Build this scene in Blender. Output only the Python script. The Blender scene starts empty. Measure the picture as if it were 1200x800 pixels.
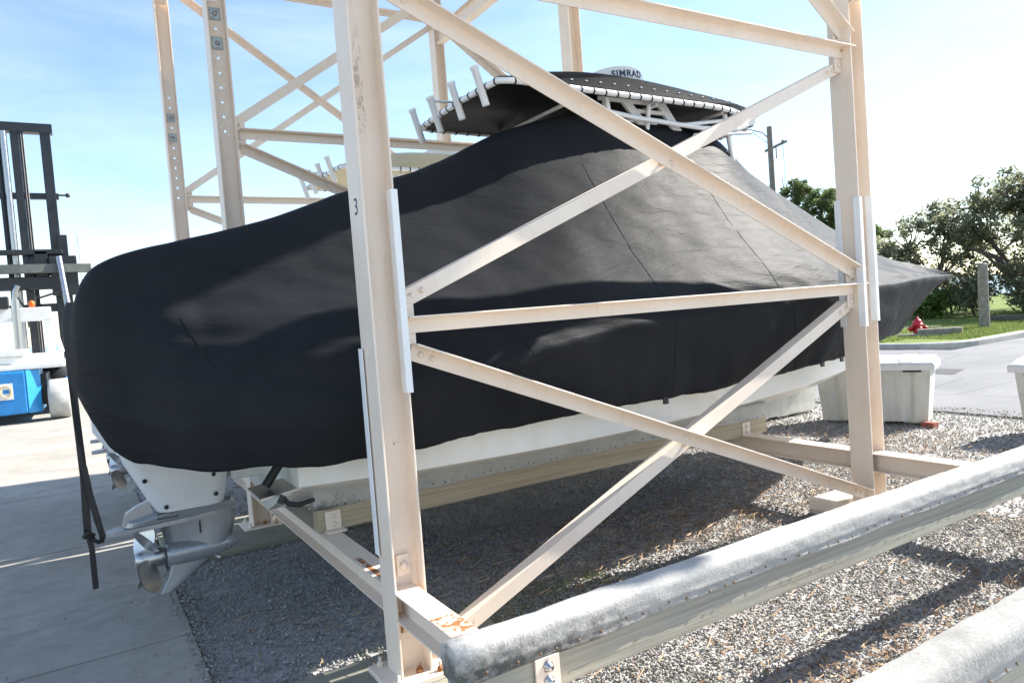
import bpy, bmesh, math, random
import numpy as np
from mathutils import Vector, Matrix, noise
random.seed(7); rng = np.random.default_rng(7)
R = math.radians
scene = bpy.context.scene
COL = scene.collection

# ------------------------------------------------------------------ helpers
class MB:
    """collects verts/faces of one mesh"""
    def __init__(s): s.v = []; s.f = []; s.m = []; s.smooth = []
    def add(s, vs, fs, mi=0, smooth=False):
        b = len(s.v); s.v += [tuple(p) for p in vs]
        for f in fs:
            s.f.append(tuple(b + i for i in f)); s.m.append(mi); s.smooth.append(smooth)
    def box(s, a, b, mi=0):
        x0, y0, z0 = a; x1, y1, z1 = b
        s.add([(x0,y0,z0),(x1,y0,z0),(x1,y1,z0),(x0,y1,z0),(x0,y0,z1),(x1,y0,z1),(x1,y1,z1),(x0,y1,z1)],
              [(3,2,1,0),(4,5,6,7),(0,1,5,4),(1,2,6,5),(2,3,7,6),(3,0,4,7)], mi)
    def extrude(s, prof, p0, p1, e1, e2, mi=0, smooth=False):
        """2D profile (list of (a,b)) in the frame e1,e2 swept from p0 to p1"""
        p0, p1, e1, e2 = map(Vector, (p0, p1, e1, e2)); n = len(prof)
        d = p1 - p0
        if e1.cross(e2).dot(d) < 0: prof = prof[::-1]
        vs = [p0 + e1*a + e2*b for a, b in prof] + [p1 + e1*a + e2*b for a, b in prof]
        fs = [(i, (i+1) % n, n + (i+1) % n, n + i) for i in range(n)]
        s.add(vs, fs, mi, smooth)
        s.add(vs, [tuple(range(n))[::-1], tuple(range(n, 2*n))], mi)
    def tube(s, pts, r, n=8, mi=0, cap=True, closed=False):
        pts = [Vector(p) for p in pts]; N = len(pts)
        rs = r if isinstance(r, (list, tuple)) else [r]*N
        rings = []; ref = None
        for i, p in enumerate(pts):
            if closed: t = pts[(i+1) % N] - pts[i-1]
            else: t = pts[min(i+1, N-1)] - pts[max(i-1, 0)]
            t.normalize()
            if ref is None:
                ref = Vector((0,0,1)) if abs(t.z) < .9 else Vector((1,0,0))
            a = (ref - t*ref.dot(t)).normalized(); ref = a; b = t.cross(a)
            rings.append([p + (a*math.cos(2*math.pi*k/n) + b*math.sin(2*math.pi*k/n))*rs[i] for k in range(n)])
        vs = [q for rg in rings for q in rg]; fs = []
        for i in range(N if closed else N-1):
            j = (i+1) % N
            for k in range(n):
                fs.append((i*n+k, i*n+(k+1) % n, j*n+(k+1) % n, j*n+k))
        s.add(vs, fs, mi, True)
        if cap and not closed:
            s.add(rings[0], [tuple(range(n))[::-1]], mi); s.add(rings[-1], [tuple(range(n))], mi)
    def lathe(s, prof, c, ax=(0,0,1), n=24, mi=0):
        """prof = list of (radius, distance along ax)"""
        ax = Vector(ax).normalized(); c = Vector(c)
        a = ax.orthogonal().normalized(); b = ax.cross(a)
        vs = []; N = len(prof)
        for r, h in prof:
            for k in range(n):
                t = 2*math.pi*k/n
                vs.append(c + ax*h + (a*math.cos(t) + b*math.sin(t))*r)
        fs = []
        for i in range(N-1):
            for k in range(n):
                fs.append((i*n+k, i*n+(k+1) % n, (i+1)*n+(k+1) % n, (i+1)*n+k))
        s.add(vs, fs, mi, True)
        s.add(vs[:n], [tuple(range(n))[::-1]], mi); s.add(vs[-n:], [tuple(range(n))], mi)
    def loft(s, secs, mi=0, smooth=True, closed=True, caps=True):
        n = len(secs[0]); vs = [p for sc in secs for p in sc]; fs = []
        for i in range(len(secs)-1):
            for k in range(n if closed else n-1):
                fs.append((i*n+k, i*n+(k+1) % n, (i+1)*n+(k+1) % n, (i+1)*n+k))
        s.add(vs, fs, mi, smooth)
        if caps:
            s.add(secs[0], [tuple(range(n))[::-1]], mi); s.add(secs[-1], [tuple(range(n))], mi)
    def build(s, name, mats, parent=None, bevel=0, seg=1, merge=False, label=None, fixn=True):
        off = Vector((0,0,0))
        if parent is not None:
            p = parent
            while p is not None: off += p.location; p = p.parent
        me = bpy.data.meshes.new(name)
        me.from_pydata([tuple(Vector(q) - off) for q in s.v], [], s.f)
        mats = mats if isinstance(mats, (list, tuple)) else [mats]
        for m in mats: me.materials.append(m)
        me.polygons.foreach_set('material_index', s.m)
        me.polygons.foreach_set('use_smooth', s.smooth)
        if merge or fixn:
            bm = bmesh.new(); bm.from_mesh(me)
            if merge: bmesh.ops.remove_doubles(bm, verts=bm.verts, dist=1e-5)
            if fixn: bmesh.ops.recalc_face_normals(bm, faces=bm.faces)
            bm.to_mesh(me); bm.free()
        me.update()
        o = bpy.data.objects.new(name, me); COL.objects.link(o)
        if parent is not None: o.parent = parent
        if bevel:
            md = o.modifiers.new('Bevel', 'BEVEL'); md.width = bevel; md.segments = seg
            md.limit_method = 'ANGLE'; md.angle_limit = R(40)
        if label: o['label'] = label
        return o

def thing(name, label, cat, loc=(0,0,0), group=None):
    o = bpy.data.objects.new(name, None); COL.objects.link(o); o.location = loc
    o.empty_display_size = .2
    o['label'] = label; o['category'] = cat
    if group: o['group'] = group
    return o
def tag(o, label, cat, group=None, kind=None):
    o['label'] = label; o['category'] = cat
    if group: o['group'] = group
    if kind: o['kind'] = kind
    return o
def copy_tree(o, parent=None):
    c = o.copy(); COL.objects.link(c)
    if parent is not None: c.parent = parent
    for ch in list(o.children): copy_tree(ch, c)
    return c
def rounded(w, h, r, n=4):
    out = []
    for cx, cy, a0 in ((w/2-r, h/2-r, 0), (-w/2+r, h/2-r, 90), (-w/2+r, -h/2+r, 180), (w/2-r, -h/2+r, 270)):
        for k in range(n+1):
            a = R(a0 + 90*k/n); out.append((cx + r*math.cos(a), cy + r*math.sin(a)))
    return out
def smooth_interp(xs, ys, x):
    """monotone-ish cubic (Catmull-Rom tangents limited)"""
    xs = np.array(xs, float); ys = np.array(ys, float)
    d = np.diff(ys)/np.diff(xs); m = np.zeros_like(ys)
    m[0] = d[0]; m[-1] = d[-1]
    for i in range(1, len(xs)-1):
        m[i] = 0 if d[i-1]*d[i] <= 0 else 2*d[i-1]*d[i]/(d[i-1]+d[i])
    x = np.clip(x, xs[0], xs[-1]); i = np.clip(np.searchsorted(xs, x)-1, 0, len(xs)-2)
    h = xs[i+1]-xs[i]; t = (x-xs[i])/h
    return (2*t**3-3*t**2+1)*ys[i]+(t**3-2*t**2+t)*h*m[i]+(-2*t**3+3*t**2)*ys[i+1]+(t**3-t**2)*h*m[i+1]

# ------------------------------------------------------------------ materials
class NT:
    def __init__(s, name):
        s.mat = bpy.data.materials.new(name); s.mat.use_nodes = True
        s.t = s.mat.node_tree; s.n = s.t.nodes; s.l = s.t.links
        s.p = s.n['Principled BSDF']; s.out = s.n['Material Output']
    def node(s, k, **kw):
        nd = s.n.new(k)
        for a, b in kw.items():
            if a == 'inp':
                for i, v in b.items():
                    if hasattr(v, 'is_linked'): s.l.new(v, nd.inputs[i])
                    else: nd.inputs[i].default_value = v
            else: setattr(nd, a, b)
        return nd
    def pos(s, scale=(1,1,1), obj=True, rot=(0,0,0)):
        src = s.node('ShaderNodeTexCoord').outputs['Object'] if obj else s.node('ShaderNodeNewGeometry').outputs['Position']
        return s.node('ShaderNodeMapping', inp={'Vector': src, 'Scale': scale, 'Rotation': rot}).outputs[0]
    def noise(s, vec, scale, detail=4, rough=.6, dist=0):
        return s.node('ShaderNodeTexNoise', inp={'Vector': vec, 'Scale': scale, 'Detail': detail, 'Roughness': rough, 'Distortion': dist}).outputs[0]
    def ramp(s, fac, stops):
        r = s.node('ShaderNodeValToRGB', inp={'Fac': fac}); e = r.color_ramp.elements
        while len(e) < len(stops): e.new(.5)
        for el, (p, c) in zip(e, stops):
            el.position = p; el.color = (c, c, c, 1) if not isinstance(c, tuple) else (*c, 1)
        return r.outputs[0]
    def mix(s, fac, a, b, mode='MIX'):
        m = s.node('ShaderNodeMix', data_type='RGBA', blend_type=mode)
        for i, v in ((0, fac), (6, a), (7, b)):
            if hasattr(v, 'is_linked'): s.l.new(v, m.inputs[i])
            else: m.inputs[i].default_value = (*v, 1) if isinstance(v, tuple) and len(v) == 3 else v
        return m.outputs[2]
    def math(s, op, a, b=0, c=0):
        return s.node('ShaderNodeMath', operation=op, inp={0: a, 1: b, 2: c}).outputs[0]
    def bump(s, h, strength=.3, dist=.01, prev=None):
        b = s.node('ShaderNodeBump', inp={'Height': h, 'Strength': strength, 'Distance': dist})
        if prev is not None: s.l.new(prev, b.inputs['Normal'])
        return b.outputs[0]
    def set(s, **kw):
        names = dict(color='Base Color', rough='Roughness', metal='Metallic', normal='Normal', spec='Specular IOR Level',
                     sheen='Sheen Weight', coat='Coat Weight', trans='Transmission Weight', sub='Subsurface Weight')
        for k, v in kw.items():
            i = s.p.inputs[names[k]]
            if hasattr(v, 'is_linked'): s.l.new(v, i)
            else: i.default_value = (*v, 1) if isinstance(v, tuple) and len(v) == 3 else v
        return s.mat
def paint(name, col, rough=.45, var=.1, metal=0, bump=.02, scale=6, spec=.5):
    t = NT(name); p = t.pos()
    n = t.noise(p, scale, 5)
    c = t.mix(t.ramp(n, [(.35, 0.), (.7, 1.)]), tuple(x*(1-var) for x in col), tuple(min(1, x*(1+var*.6)) for x in col))
    t.set(color=c, rough=t.math('ADD', t.math('MULTIPLY', n, .2), rough-.1), metal=metal, spec=spec)
    if bump: t.set(normal=t.bump(t.noise(p, scale*12, 3), bump*5, .002))
    return t.mat

def make_steel(name='beige_steel'):
    t = NT(name); p = t.pos(obj=False)
    base = t.mix(t.ramp(t.noise(p, 3.2, 5), [(.35, 0.), (.68, 1.)]), (.825,.685,.56), (.86,.745,.63))
    streak = t.noise(t.pos((9,9,.9), obj=False), 2.2, 5, .65)
    base = t.mix(t.math('MULTIPLY', t.ramp(streak, [(.55, 0.), (.8, 1.)]), .25), base, (.50,.38,.26))
    # dirt on faces that look up, and thin grime freckles
    fr = t.ramp(t.noise(p, 38, 4, .7), [(.66, 0.), (.75, 1.)])
    base = t.mix(t.math('MULTIPLY', fr, .3), base, (.25,.19,.13))
    # rust: speckles everywhere, heavier low down
    z = t.node('ShaderNodeSeparateXYZ', inp={0: t.node('ShaderNodeNewGeometry').outputs['Position']}).outputs[2]
    low = t.node('ShaderNodeMapRange', inp={0: z, 1: .5, 2: .1, 3: 0., 4: .05}).outputs[0]
    rn = t.noise(p, 7.5, 7, .68)
    sp3 = t.node('ShaderNodeSeparateXYZ', inp={0: t.node('ShaderNodeNewGeometry').outputs['Position']})
    mz = t.node('ShaderNodeMapRange', interpolation_type='SMOOTHSTEP', inp={0: t.math('ABSOLUTE', t.math('SUBTRACT', z, 2.62)), 1: .10, 2: .30, 3: 1., 4: 0.}).outputs[0]
    mxx = t.node('ShaderNodeMapRange', interpolation_type='SMOOTHSTEP', inp={0: t.math('ABSOLUTE', t.math('SUBTRACT', sp3.outputs[0], 1.135)), 1: .012, 2: .032, 3: 1., 4: 0.}).outputs[0]
    rub = t.math('MULTIPLY', t.math('MULTIPLY', mz, t.math('MULTIPLY', mxx, t.math('LESS_THAN', sp3.outputs[1], 4.))), t.ramp(t.noise(t.pos((1,1,.45), obj=False), 55, 5, .7), [(.50, 0.), (.58, 1.)]))
    base = t.mix(t.math('MULTIPLY', rub, .5), base, (.23,.17,.11))
    rust = t.ramp(t.math('ADD', rn, low), [(.70, 0.), (.745, 1.)])
    rc = t.mix(t.noise(p, 60, 4), (.20,.065,.02), (.40,.17,.06))
    base = t.mix(rust, base, rc)
    nrm = t.bump(t.noise(p, 90, 3), .06, .002)
    nrm = t.bump(rust, .25, .002, nrm)
    return t.set(color=base, rough=t.mix(rust, (.48,.48,.48), (.9,.9,.9)), normal=nrm)
STEEL = make_steel()
def make_rusty():
    t = NT('rusted_steel'); p = t.pos(obj=False)
    n = t.noise(p, 16, 8, .7, .6)
    flaky = t.ramp(n, [(.46, 0.), (.5, 1.)])
    rc = t.mix(t.noise(p, 70, 5), (.13,.035,.012), (.50,.22,.07))
    base = t.mix(flaky, (.68,.55,.44), rc)
    return t.set(color=base, rough=.8, normal=t.bump(n, .5, .004))
RUST = make_rusty()
PVC = paint('white_pvc', (.88,.88,.87), .35, .04)
def make_gel():
    t = NT('stained_white_gelcoat'); p = t.pos()
    base = t.mix(t.ramp(t.noise(t.pos((2.5,2.5,.8)), 2.5, 6, .65), [(.4, 0.), (.75, 1.)]), (.85,.84,.80), (.78,.76,.69))
    sc = t.ramp(t.noise(t.pos((.6,.6,9)), 3, 7, .7, .3), [(.60, 0.), (.70, 1.)])
    base = t.mix(t.math('MULTIPLY', sc, .18), base, (.48,.45,.38))
    return t.set(color=base, rough=.2, spec=.5)
GEL = make_gel()
COWLW = paint('white_engine_paint', (.78,.79,.79), .22, .03, bump=0)
SILVER = paint('silver_gearcase_paint', (.37,.38,.40), .3, .08, metal=.35, bump=.01)
STAINLESS = paint('stainless_steel', (.56,.545,.525), .36, .15, metal=1.0, bump=0)
ZINC = paint('zinc_plate', (.42,.46,.46), .4, .3, metal=.6, scale=40)
BLACKR = paint('black_rubber', (.015,.015,.016), .5, .2)
BLACKP = paint('black_mast_paint', (.018,.020,.024), .35, .3)
DARKHOLE = paint('dark_screw', (.02,.02,.02), .5, .1, bump=0)
CHROME = paint('chrome_rod', (.45,.44,.44), .3, .05, metal=1., bump=0)
BLUE = paint('blue_forklift_paint', (.015,.20,.52), .35, .15)
BLUEL = paint('light_blue_paint', (.03,.30,.66), .35, .1)
WHITEP = paint('white_machine_paint', (.72,.73,.72), .4, .1)
ORANGE = paint('orange_lens', (.9,.16,.02), .25, .05, bump=0)
GREYTYRE = paint('grey_solid_tyre', (.44,.44,.42), .8, .2)
RED = paint('red_hydrant_paint', (.50,.02,.03), .4, .2)
BRICK = paint('red_brick', (.36,.12,.085), .85, .3, scale=30)
INK = paint('dark_blue_ink', (.05,.07,.12), .6, .1, bump=0)
YELLOWP = paint('yellow_ring_paint', (.75,.55,.25), .5, .1, bump=0)

def make_canvas(name, c0, c1, spec=.055):
    t = NT(name); p = t.pos()
    n = t.noise(p, 1.6, 5, .6)
    base = t.mix(t.ramp(n, [(.3, 0.), (.75, 1.)]), c0, c1)
    # faint pale scuffs and salt marks
    sc = t.ramp(t.noise(t.pos((1,1,2.5), rot=(.3,.2,.5)), 5, 8, .72, 1.2), [(.66, 0.), (.78, 1.)])
    base = t.mix(t.math('MULTIPLY', sc, .22), base, tuple(min(1, x*3.2+.015) for x in c1))
    spk = t.ramp(t.noise(p, 75, 2), [(.78, 0.), (.80, 1.)])
    base = t.mix(t.math('MULTIPLY', spk, .35), base, (.35,.34,.32))
    weave = t.noise(p, 420, 2)
    cre = t.noise(t.pos((1.0,1.6,5.0), rot=(0,.35,0)), 4.2, 6, .58, .5)
    nrm = t.bump(weave, .12, .001)
    nrm = t.bump(cre, .36, .018, nrm)
    nrm = t.bump(t.noise(p, 24, 4, .6, .5), .10, .006, nrm)
    return t.set(color=base, rough=.54, spec=spec, sheen=.0, normal=nrm)
CANVAS = make_canvas('black_canvas', (.0165,.0176,.0198), (.0250,.0264,.0290))
CANVTOP = make_canvas('black_hardtop_canvas', (.0075,.0092,.0118), (.011,.013,.016), .04)
CANVTAN = make_canvas('tan_hardtop_canvas', (.56,.47,.28), (.64,.55,.34), .3)

def make_wood(name='weathered_timber', a=(.26,.235,.18), b=(.55,.52,.43), green=.45):
    t = NT(name); p = t.pos((.55, 26, 34))
    g = t.noise(p, 2.0, 8, .68, .35)
    base = t.mix(t.ramp(g, [(.28, 0.), (.72, 1.)]), a, b)
    gr = t.ramp(t.noise(t.pos((.9,4,4)), 1.3, 4), [(.4, 0.), (.75, 1.)])
    base = t.mix(t.math('MULTIPLY', gr, green), base, (.38,.42,.33))
    kn = t.ramp(t.noise(t.pos((3,7,7)), 2.4, 2), [(.68, 0.), (.76, 1.)])
    base = t.mix(t.math('MULTIPLY', kn, .6), base, (.24,.12,.05))
    return t.set(color=base, rough=.85, normal=t.bump(g, .4, .006))
WOOD = make_wood()
WOODB = make_wood('brown_timber', (.30,.235,.15), (.56,.46,.32), .25)
def make_carpet(name='marine_carpet', a=(.40,.385,.355), b=(.52,.505,.475), dirt=.45):
    t = NT(name); p = t.pos(obj=False)
    n = t.noise(p, 130, 3, .7)
    base = t.mix(t.ramp(n, [(.3, 0.), (.65, 1.)]), a, b)
    patch = t.ramp(t.noise(p, 5, 6, .7), [(.45, 0.), (.72, 1.)])
    base = t.mix(t.math('MULTIPLY', patch, dirt), base, tuple(x*.6 for x in a))
    # black mildew, strongest at the near left end of the beam
    xyz = t.node('ShaderNodeSeparateXYZ', inp={0: t.node('ShaderNodeNewGeometry').outputs['Position']})
    fx = t.node('ShaderNodeMapRange', inp={0: xyz.outputs[0], 1: .85, 2: 1.9, 3: .27, 4: -.05}).outputs[0]
    fz = t.node('ShaderNodeMapRange', inp={0: xyz.outputs[2], 1: .655, 2: .55, 3: -.22, 4: .05}).outputs[0]
    mil = t.ramp(t.math('ADD', t.math('ADD', t.noise(p, 11, 8, .75), fx), fz), [(.56, 0.), (.80, 1.)])
    base = t.mix(t.math('MULTIPLY', mil, .88), base, (.06,.06,.05))
    bn = t.bump(n, .35, .005); bn = t.bump(t.noise(p, 38, 5, .7), .35, .008, bn)
    return t.set(color=base, rough=.97, spec=.1, sheen=.2, normal=bn)
CARPET = make_carpet()
CARPET2 = make_carpet('dirty_shaded_marine_carpet', (.27,.265,.25), (.38,.37,.35), .75)  # dirt smudges, plus a darker base colour standing in for dappled shade
NAIL = paint('rusty_nail', (.16,.10,.06), .7, .3, bump=0)

def make_concrete(name, a, b, bump=.25):
    t = NT(name); p = t.pos(obj=False)
    n1 = t.noise(p, .7, 6, .6); n2 = t.noise(p, 9, 6, .7)
    base = t.mix(t.ramp(n1, [(.3, 0.), (.7, 1.)]), a, b)
    base = t.mix(t.math('MULTIPLY', t.ramp(n2, [(.42, 0.), (.75, 1.)]), .35), base, tuple(x*.55 for x in a))
    st = t.ramp(t.noise(t.pos((.8,1.3,1), obj=False), 1.1, 7, .72, .8), [(.52, 0.), (.72, 1.)])
    base = t.mix(t.math('MULTIPLY', st, .6), base, tuple(x*.55 for x in a))
    mott = t.ramp(t.noise(p, 3.3, 7, .72, .6), [(.46, 0.), (.66, 1.)])
    base = t.mix(t.math('MULTIPLY', mott, .35), base, tuple(min(1,x*.72) for x in a))
    sp = t.ramp(t.noise(p, 55, 3), [(.70, 0.), (.76, 1.)])
    base = t.mix(t.math('MULTIPLY', sp, .4), base, tuple(x*.4 for x in a))
    nrm = t.bump(t.noise(p, 160, 3), bump, .003); nrm = t.bump(n2, .2, .01, nrm)
    return t.set(color=base, rough=.9, spec=.25, normal=nrm)
CONC = make_concrete('grey_concrete', (.335,.308,.265), (.43,.402,.35))
CONCM = make_concrete('mossy_concrete', (.24,.235,.18), (.34,.33,.27))
CURBM = make_concrete('pale_kerb_concrete', (.36,.35,.32), (.46,.45,.42))
def make_asphalt():
    t = NT('sun_bleached_asphalt'); p = t.pos(obj=False)
    n1 = t.noise(p, .5, 6); ag = t.noise(p, 90, 2)
    base = t.mix(t.ramp(n1, [(.35, 0.), (.65, 1.)]), (.165,.165,.17), (.225,.225,.225))
    base = t.mix(t.math('MULTIPLY', t.ramp(ag, [(.5, 0.), (.65, 1.)]), .5), base, (.30,.295,.29))
    v = t.node('ShaderNodeTexVoronoi', feature='DISTANCE_TO_EDGE', inp={'Vector': t.mix(.08, t.pos(obj=False), t.node('ShaderNodeTexNoise', inp={'Scale': 2.}).outputs[1]), 'Scale': .33})
    cr = t.ramp(v.outputs[0], [(.0, 1.), (.006, 0.)])
    base = t.mix(t.math('MULTIPLY', cr, .5), base, (.07,.07,.07))
    return t.set(color=base, rough=.9, spec=.25, normal=t.bump(ag, .4, .005))
ASPH = make_asphalt()
def make_grit():
    t = NT('gravel_bed_grit'); p = t.pos(obj=False)
    v = t.node('ShaderNodeTexVoronoi', inp={'Vector': p, 'Scale': 75.})
    base = t.mix(t.ramp(v.outputs[1], [(.1, 0.), (.9, 1.)]), (.28,.278,.273), (.46,.452,.44))
    br = t.ramp(t.noise(p, 1.3, 6, .7), [(.48, 0.), (.72, 1.)])
    base = t.mix(t.math('MULTIPLY', br, .5), base, (.28,.225,.175))
    inv = t.math('SUBTRACT', 1., t.math('MULTIPLY', v.outputs[0], 60.))
    return t.set(color=base, rough=.95, spec=.2, normal=t.bump(v.outputs[0], -.8, .02))
GRIT = make_grit()
def make_island(name, stops, rough=.9, var=0, transl=0):
    t = NT(name)
    r = t.node('ShaderNodeNewGeometry').outputs['Random Per Island']
    c = t.ramp(r, stops)
    if var:
        c = t.mix(t.ramp(t.noise(t.pos(obj=False), var, 3), [(.35, 0.), (.65, 1.)]), c, t.mix(1., c, (.62,.6,.55), 'MULTIPLY'))
    t.set(color=c, rough=rough, spec=.25)
    if transl:
        tr = t.node('ShaderNodeBsdfTranslucent', inp={'Color': c})
        ms = t.node('ShaderNodeMixShader', inp={0: transl, 1: t.p.outputs[0], 2: tr.outputs[0]})
        t.l.new(ms.outputs[0], t.out.inputs[0])
    return t.mat
STONE = make_island('crushed_stone', [(0, (.31,.305,.30)), (.25, (.38,.375,.365)), (.6, (.43,.42,.405)), (.88, (.48,.47,.45)), (.94, (.40,.34,.28)), (1., (.53,.49,.43))], .9, 40)
LITTER = make_island('dry_leaf', [(0, (.19,.125,.085)), (.4, (.30,.21,.14)), (.7, (.23,.15,.10)), (.9, (.45,.36,.25)), (1., (.33,.20,.12))], .75, 0, .2)
NEEDLE = make_island('pine_needle', [(0, (.25,.15,.08)), (.5, (.42,.30,.18)), (.8, (.18,.10,.06)), (1., (.52,.42,.28))], .8)
LEAF_OLIVE = make_island('olive_leaf', [(0, (.20,.215,.135)), (.5, (.30,.315,.205)), (1., (.40,.405,.29))], .55, 1.1, .62)
LEAF_DARK = make_island('dark_leaf', [(0, (.18,.20,.12)), (.6, (.27,.29,.18)), (1., (.36,.37,.25))], .55, 1.1, .62)
LEAF_PINE = make_island('pine_foliage', [(0, (.11,.165,.06)), (.6, (.19,.245,.10)), (1., (.25,.31,.14))], .6, 1., .55)
LEAF_LIGHT = make_island('bright_leaf', [(0, (.09,.15,.03)), (.6, (.14,.22,.05)), (1., (.20,.28,.07))], .6, 1., .3)
GRASSB = make_island('grass_blade', [(0, (.13,.19,.04)), (.6, (.21,.27,.075)), (.9, (.28,.31,.12)), (1., (.38,.35,.19))], .7, 0, .35)
def make_grass():
    t = NT('grass_ground'); p = t.pos(obj=False)
    base = t.mix(t.ramp(t.noise(p, 1.3, 6, .7), [(.35, 0.), (.7, 1.)]), (.14,.19,.05), (.21,.255,.085))
    base = t.mix(t.math('MULTIPLY', t.ramp(t.noise(p, 5, 5, .7), [(.55, 0.), (.75, 1.)]), .6), base, (.25,.22,.13))
    return t.set(color=base, rough=.95, spec=.1, normal=t.bump(t.noise(p, 30, 4), .6, .04))
GRASS = make_grass()
BARK = paint('grey_bark', (.13,.105,.085), .9, .35, scale=14)
POLEW = paint('weathered_pole_wood', (.22,.19,.165), .9, .3, scale=9)
POSTW = paint('grey_post_wood', (.25,.225,.19), .9, .3, scale=9)
def make_binplastic():
    t = NT('stained_white_fibreglass'); p = t.pos()
    base = t.mix(t.ramp(t.noise(t.pos((5,5,.6)), 1.5, 6, .65), [(.35, 0.), (.75, 1.)]), (.70,.69,.64), (.50,.48,.41))
    base = t.mix(t.math('MULTIPLY', t.ramp(t.noise(p, 3, 6, .7), [(.5, 0.), (.75, 1.)]), .4), base, (.36,.345,.28))
    return t.set(color=base, rough=.5, normal=t.bump(t.noise(p, 40, 3), .1, .003))
BIN = make_binplastic()
BINLID = paint('white_fibreglass_lid', (.76,.76,.75), .4, .06)
def make_water():
    t = NT('sea_water'); p = t.pos(obj=False)
    return t.set(color=(.03,.11,.19), rough=.18, normal=t.bump(t.noise(p, .8, 5), .6, .3))
WATER = make_water()

# ------------------------------------------------------------------ camera, light, sky
cam = bpy.data.cameras.new('camera'); camo = bpy.data.objects.new('camera', cam); COL.objects.link(camo)
fpx = 838.; H = 1.6
def unit(a): return a/np.linalg.norm(a)
dX = unit(np.array([1375., -140., fpx])); dY = np.array([-510., 2., fpx]); dY = unit(dY - dX*(dX@dY))
dZ = np.cross(dX, dY); dZ = -dZ if dZ[1] > 0 else dZ
RW = np.array([dX, dY, dZ])                         # world = RW @ (right, down, forward)
right, up, back = RW@np.array([1,0,0.]), RW@np.array([0,-1.,0]), RW@np.array([0,0,-1.])
camo.matrix_world = Matrix(((right[0],up[0],back[0],0),(right[1],up[1],back[1],0),(right[2],up[2],back[2],H),(0,0,0,1)))
cam.sensor_fit = 'HORIZONTAL'; cam.sensor_width = 36; cam.lens = 36*fpx/1200
cam.clip_start = .05; cam.clip_end = 9000
scene.camera = camo

SUN_EL, SUN_AZ = R(38.5), R(-7.5)                   # azimuth measured from +X (towards the bow)
sd = Vector((math.cos(SUN_EL)*math.cos(SUN_AZ), math.cos(SUN_EL)*math.sin(SUN_AZ), math.sin(SUN_EL)))
sun = bpy.data.lights.new('sun', 'SUN'); sun.energy = 5.0; sun.angle = R(.53); sun.color = (1, .955, .88)
so = bpy.data.objects.new('sun', sun); COL.objects.link(so); so.location = (20, -5, 30)
so.rotation_euler = sd.to_track_quat('Z', 'Y').to_euler()
w = bpy.data.worlds.new('World'); scene.world = w; w.use_nodes = True
wt = w.node_tree; bg = wt.nodes['Background']
sky = wt.nodes.new('ShaderNodeTexSky'); sky.sky_type = 'NISHITA'; sky.sun_disc = False
sky.sun_elevation = SUN_EL; sky.sun_rotation = math.pi/2 - SUN_AZ
sky.air_density = 1.0; sky.dust_density = .2; sky.ozone_density = 1.8
def wn(k, **kw):
    nd = wt.nodes.new(k)
    for i, v in kw.pop('inp', {}).items():
        if hasattr(v, 'is_linked'): wt.links.new(v, nd.inputs[i])
        else: nd.inputs[i].default_value = v
    for a, b in kw.items(): setattr(nd, a, b)
    return nd
tc = wn('ShaderNodeTexCoord')
mp = wn('ShaderNodeMapping', inp={'Vector': tc.outputs['Generated'], 'Scale': (1.2,1.2,5.), 'Rotation': (.15,.1,.4)})
cn = wn('ShaderNodeTexNoise', inp={'Vector': mp.outputs[0], 'Scale': 2.1, 'Detail': 8., 'Roughness': .62, 'Distortion': .5})
cr = wn('ShaderNodeValToRGB', inp={'Fac': cn.outputs[0]})
cr.color_ramp.elements[0].position = .36; cr.color_ramp.elements[1].position = .88
cm = wn('ShaderNodeMath', operation='MULTIPLY', inp={0: cr.outputs[0], 1: .22})
mx = wn('ShaderNodeMix', data_type='RGBA')
wt.links.new(cm.outputs[0], mx.inputs[0]); wt.links.new(sky.outputs[0], mx.inputs[6]); mx.inputs[7].default_value = (7.2, 7.6, 8.0, 1)
wt.links.new(mx.outputs[2], bg.inputs[0]); bg.inputs[1].default_value = .108
scene.view_settings.view_transform = 'Standard'; scene.view_settings.look = 'None'
scene.view_settings.gamma = 1; scene.view_settings.use_curve_mapping = False
scene.view_settings.exposure = 1.36
scene.render.engine = 'CYCLES'
scene.cycles.use_denoising = True
scene.cycles.max_bounces = 6; scene.cycles.diffuse_bounces = 4

# ------------------------------------------------------------------ setting
def structure(mb, name, mats, label=None, cat=None, **kw):
    o = mb.build(name, mats, **kw); o['kind'] = 'structure'
    o['label'] = label or name.replace('_', ' '); o['category'] = cat or name.split('_')[0]
    return o
m = MB(); N = 96
m.add([(0,0,-.9)] + [(6000*math.cos(2*math.pi*k/N), 6000*math.sin(2*math.pi*k/N), -.9) for k in range(N)],
      [(0, k+1, (k+1) % N+1) for k in range(N)])
structure(m, 'water', WATER, 'blue sea reaching the horizon behind the trees and yard')
m = MB(); m.box((-70,-40,-.6), (60,95,-.055)); structure(m, 'ground', GRIT, 'earth sheet under the yard and road')
SE = .412                                           # slab edge
m = MB(); g = .011
ys = [-20, -5.2, -.6, 1.8, 4.2, 6.58, 9.1, 13.6, 18.2, 22.8, 27.4, 40, 60, 92]
for a, b in zip(ys[:-1], ys[1:]):
    xs = [SE, -6.2, -13, -20, -30, -45, -68]
    for x1, x0 in zip(xs[:-1], xs[1:]):
        m.box((x0+g, a+g, -.2), (x1-g, b-g, 0))
structure(m, 'concrete_yard', CONC, 'grey concrete yard slab with saw cut joints', 'slab', bevel=.008, seg=2)
m = MB(); m.box((SE, 13, -.2), (60, 92, -.012)); m.box((8.8, 13, -.2),(16.2,13.1,-.011))
structure(m, 'far_yard', CONC, 'concrete yard beyond the racks', 'slab')
m = MB()
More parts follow.
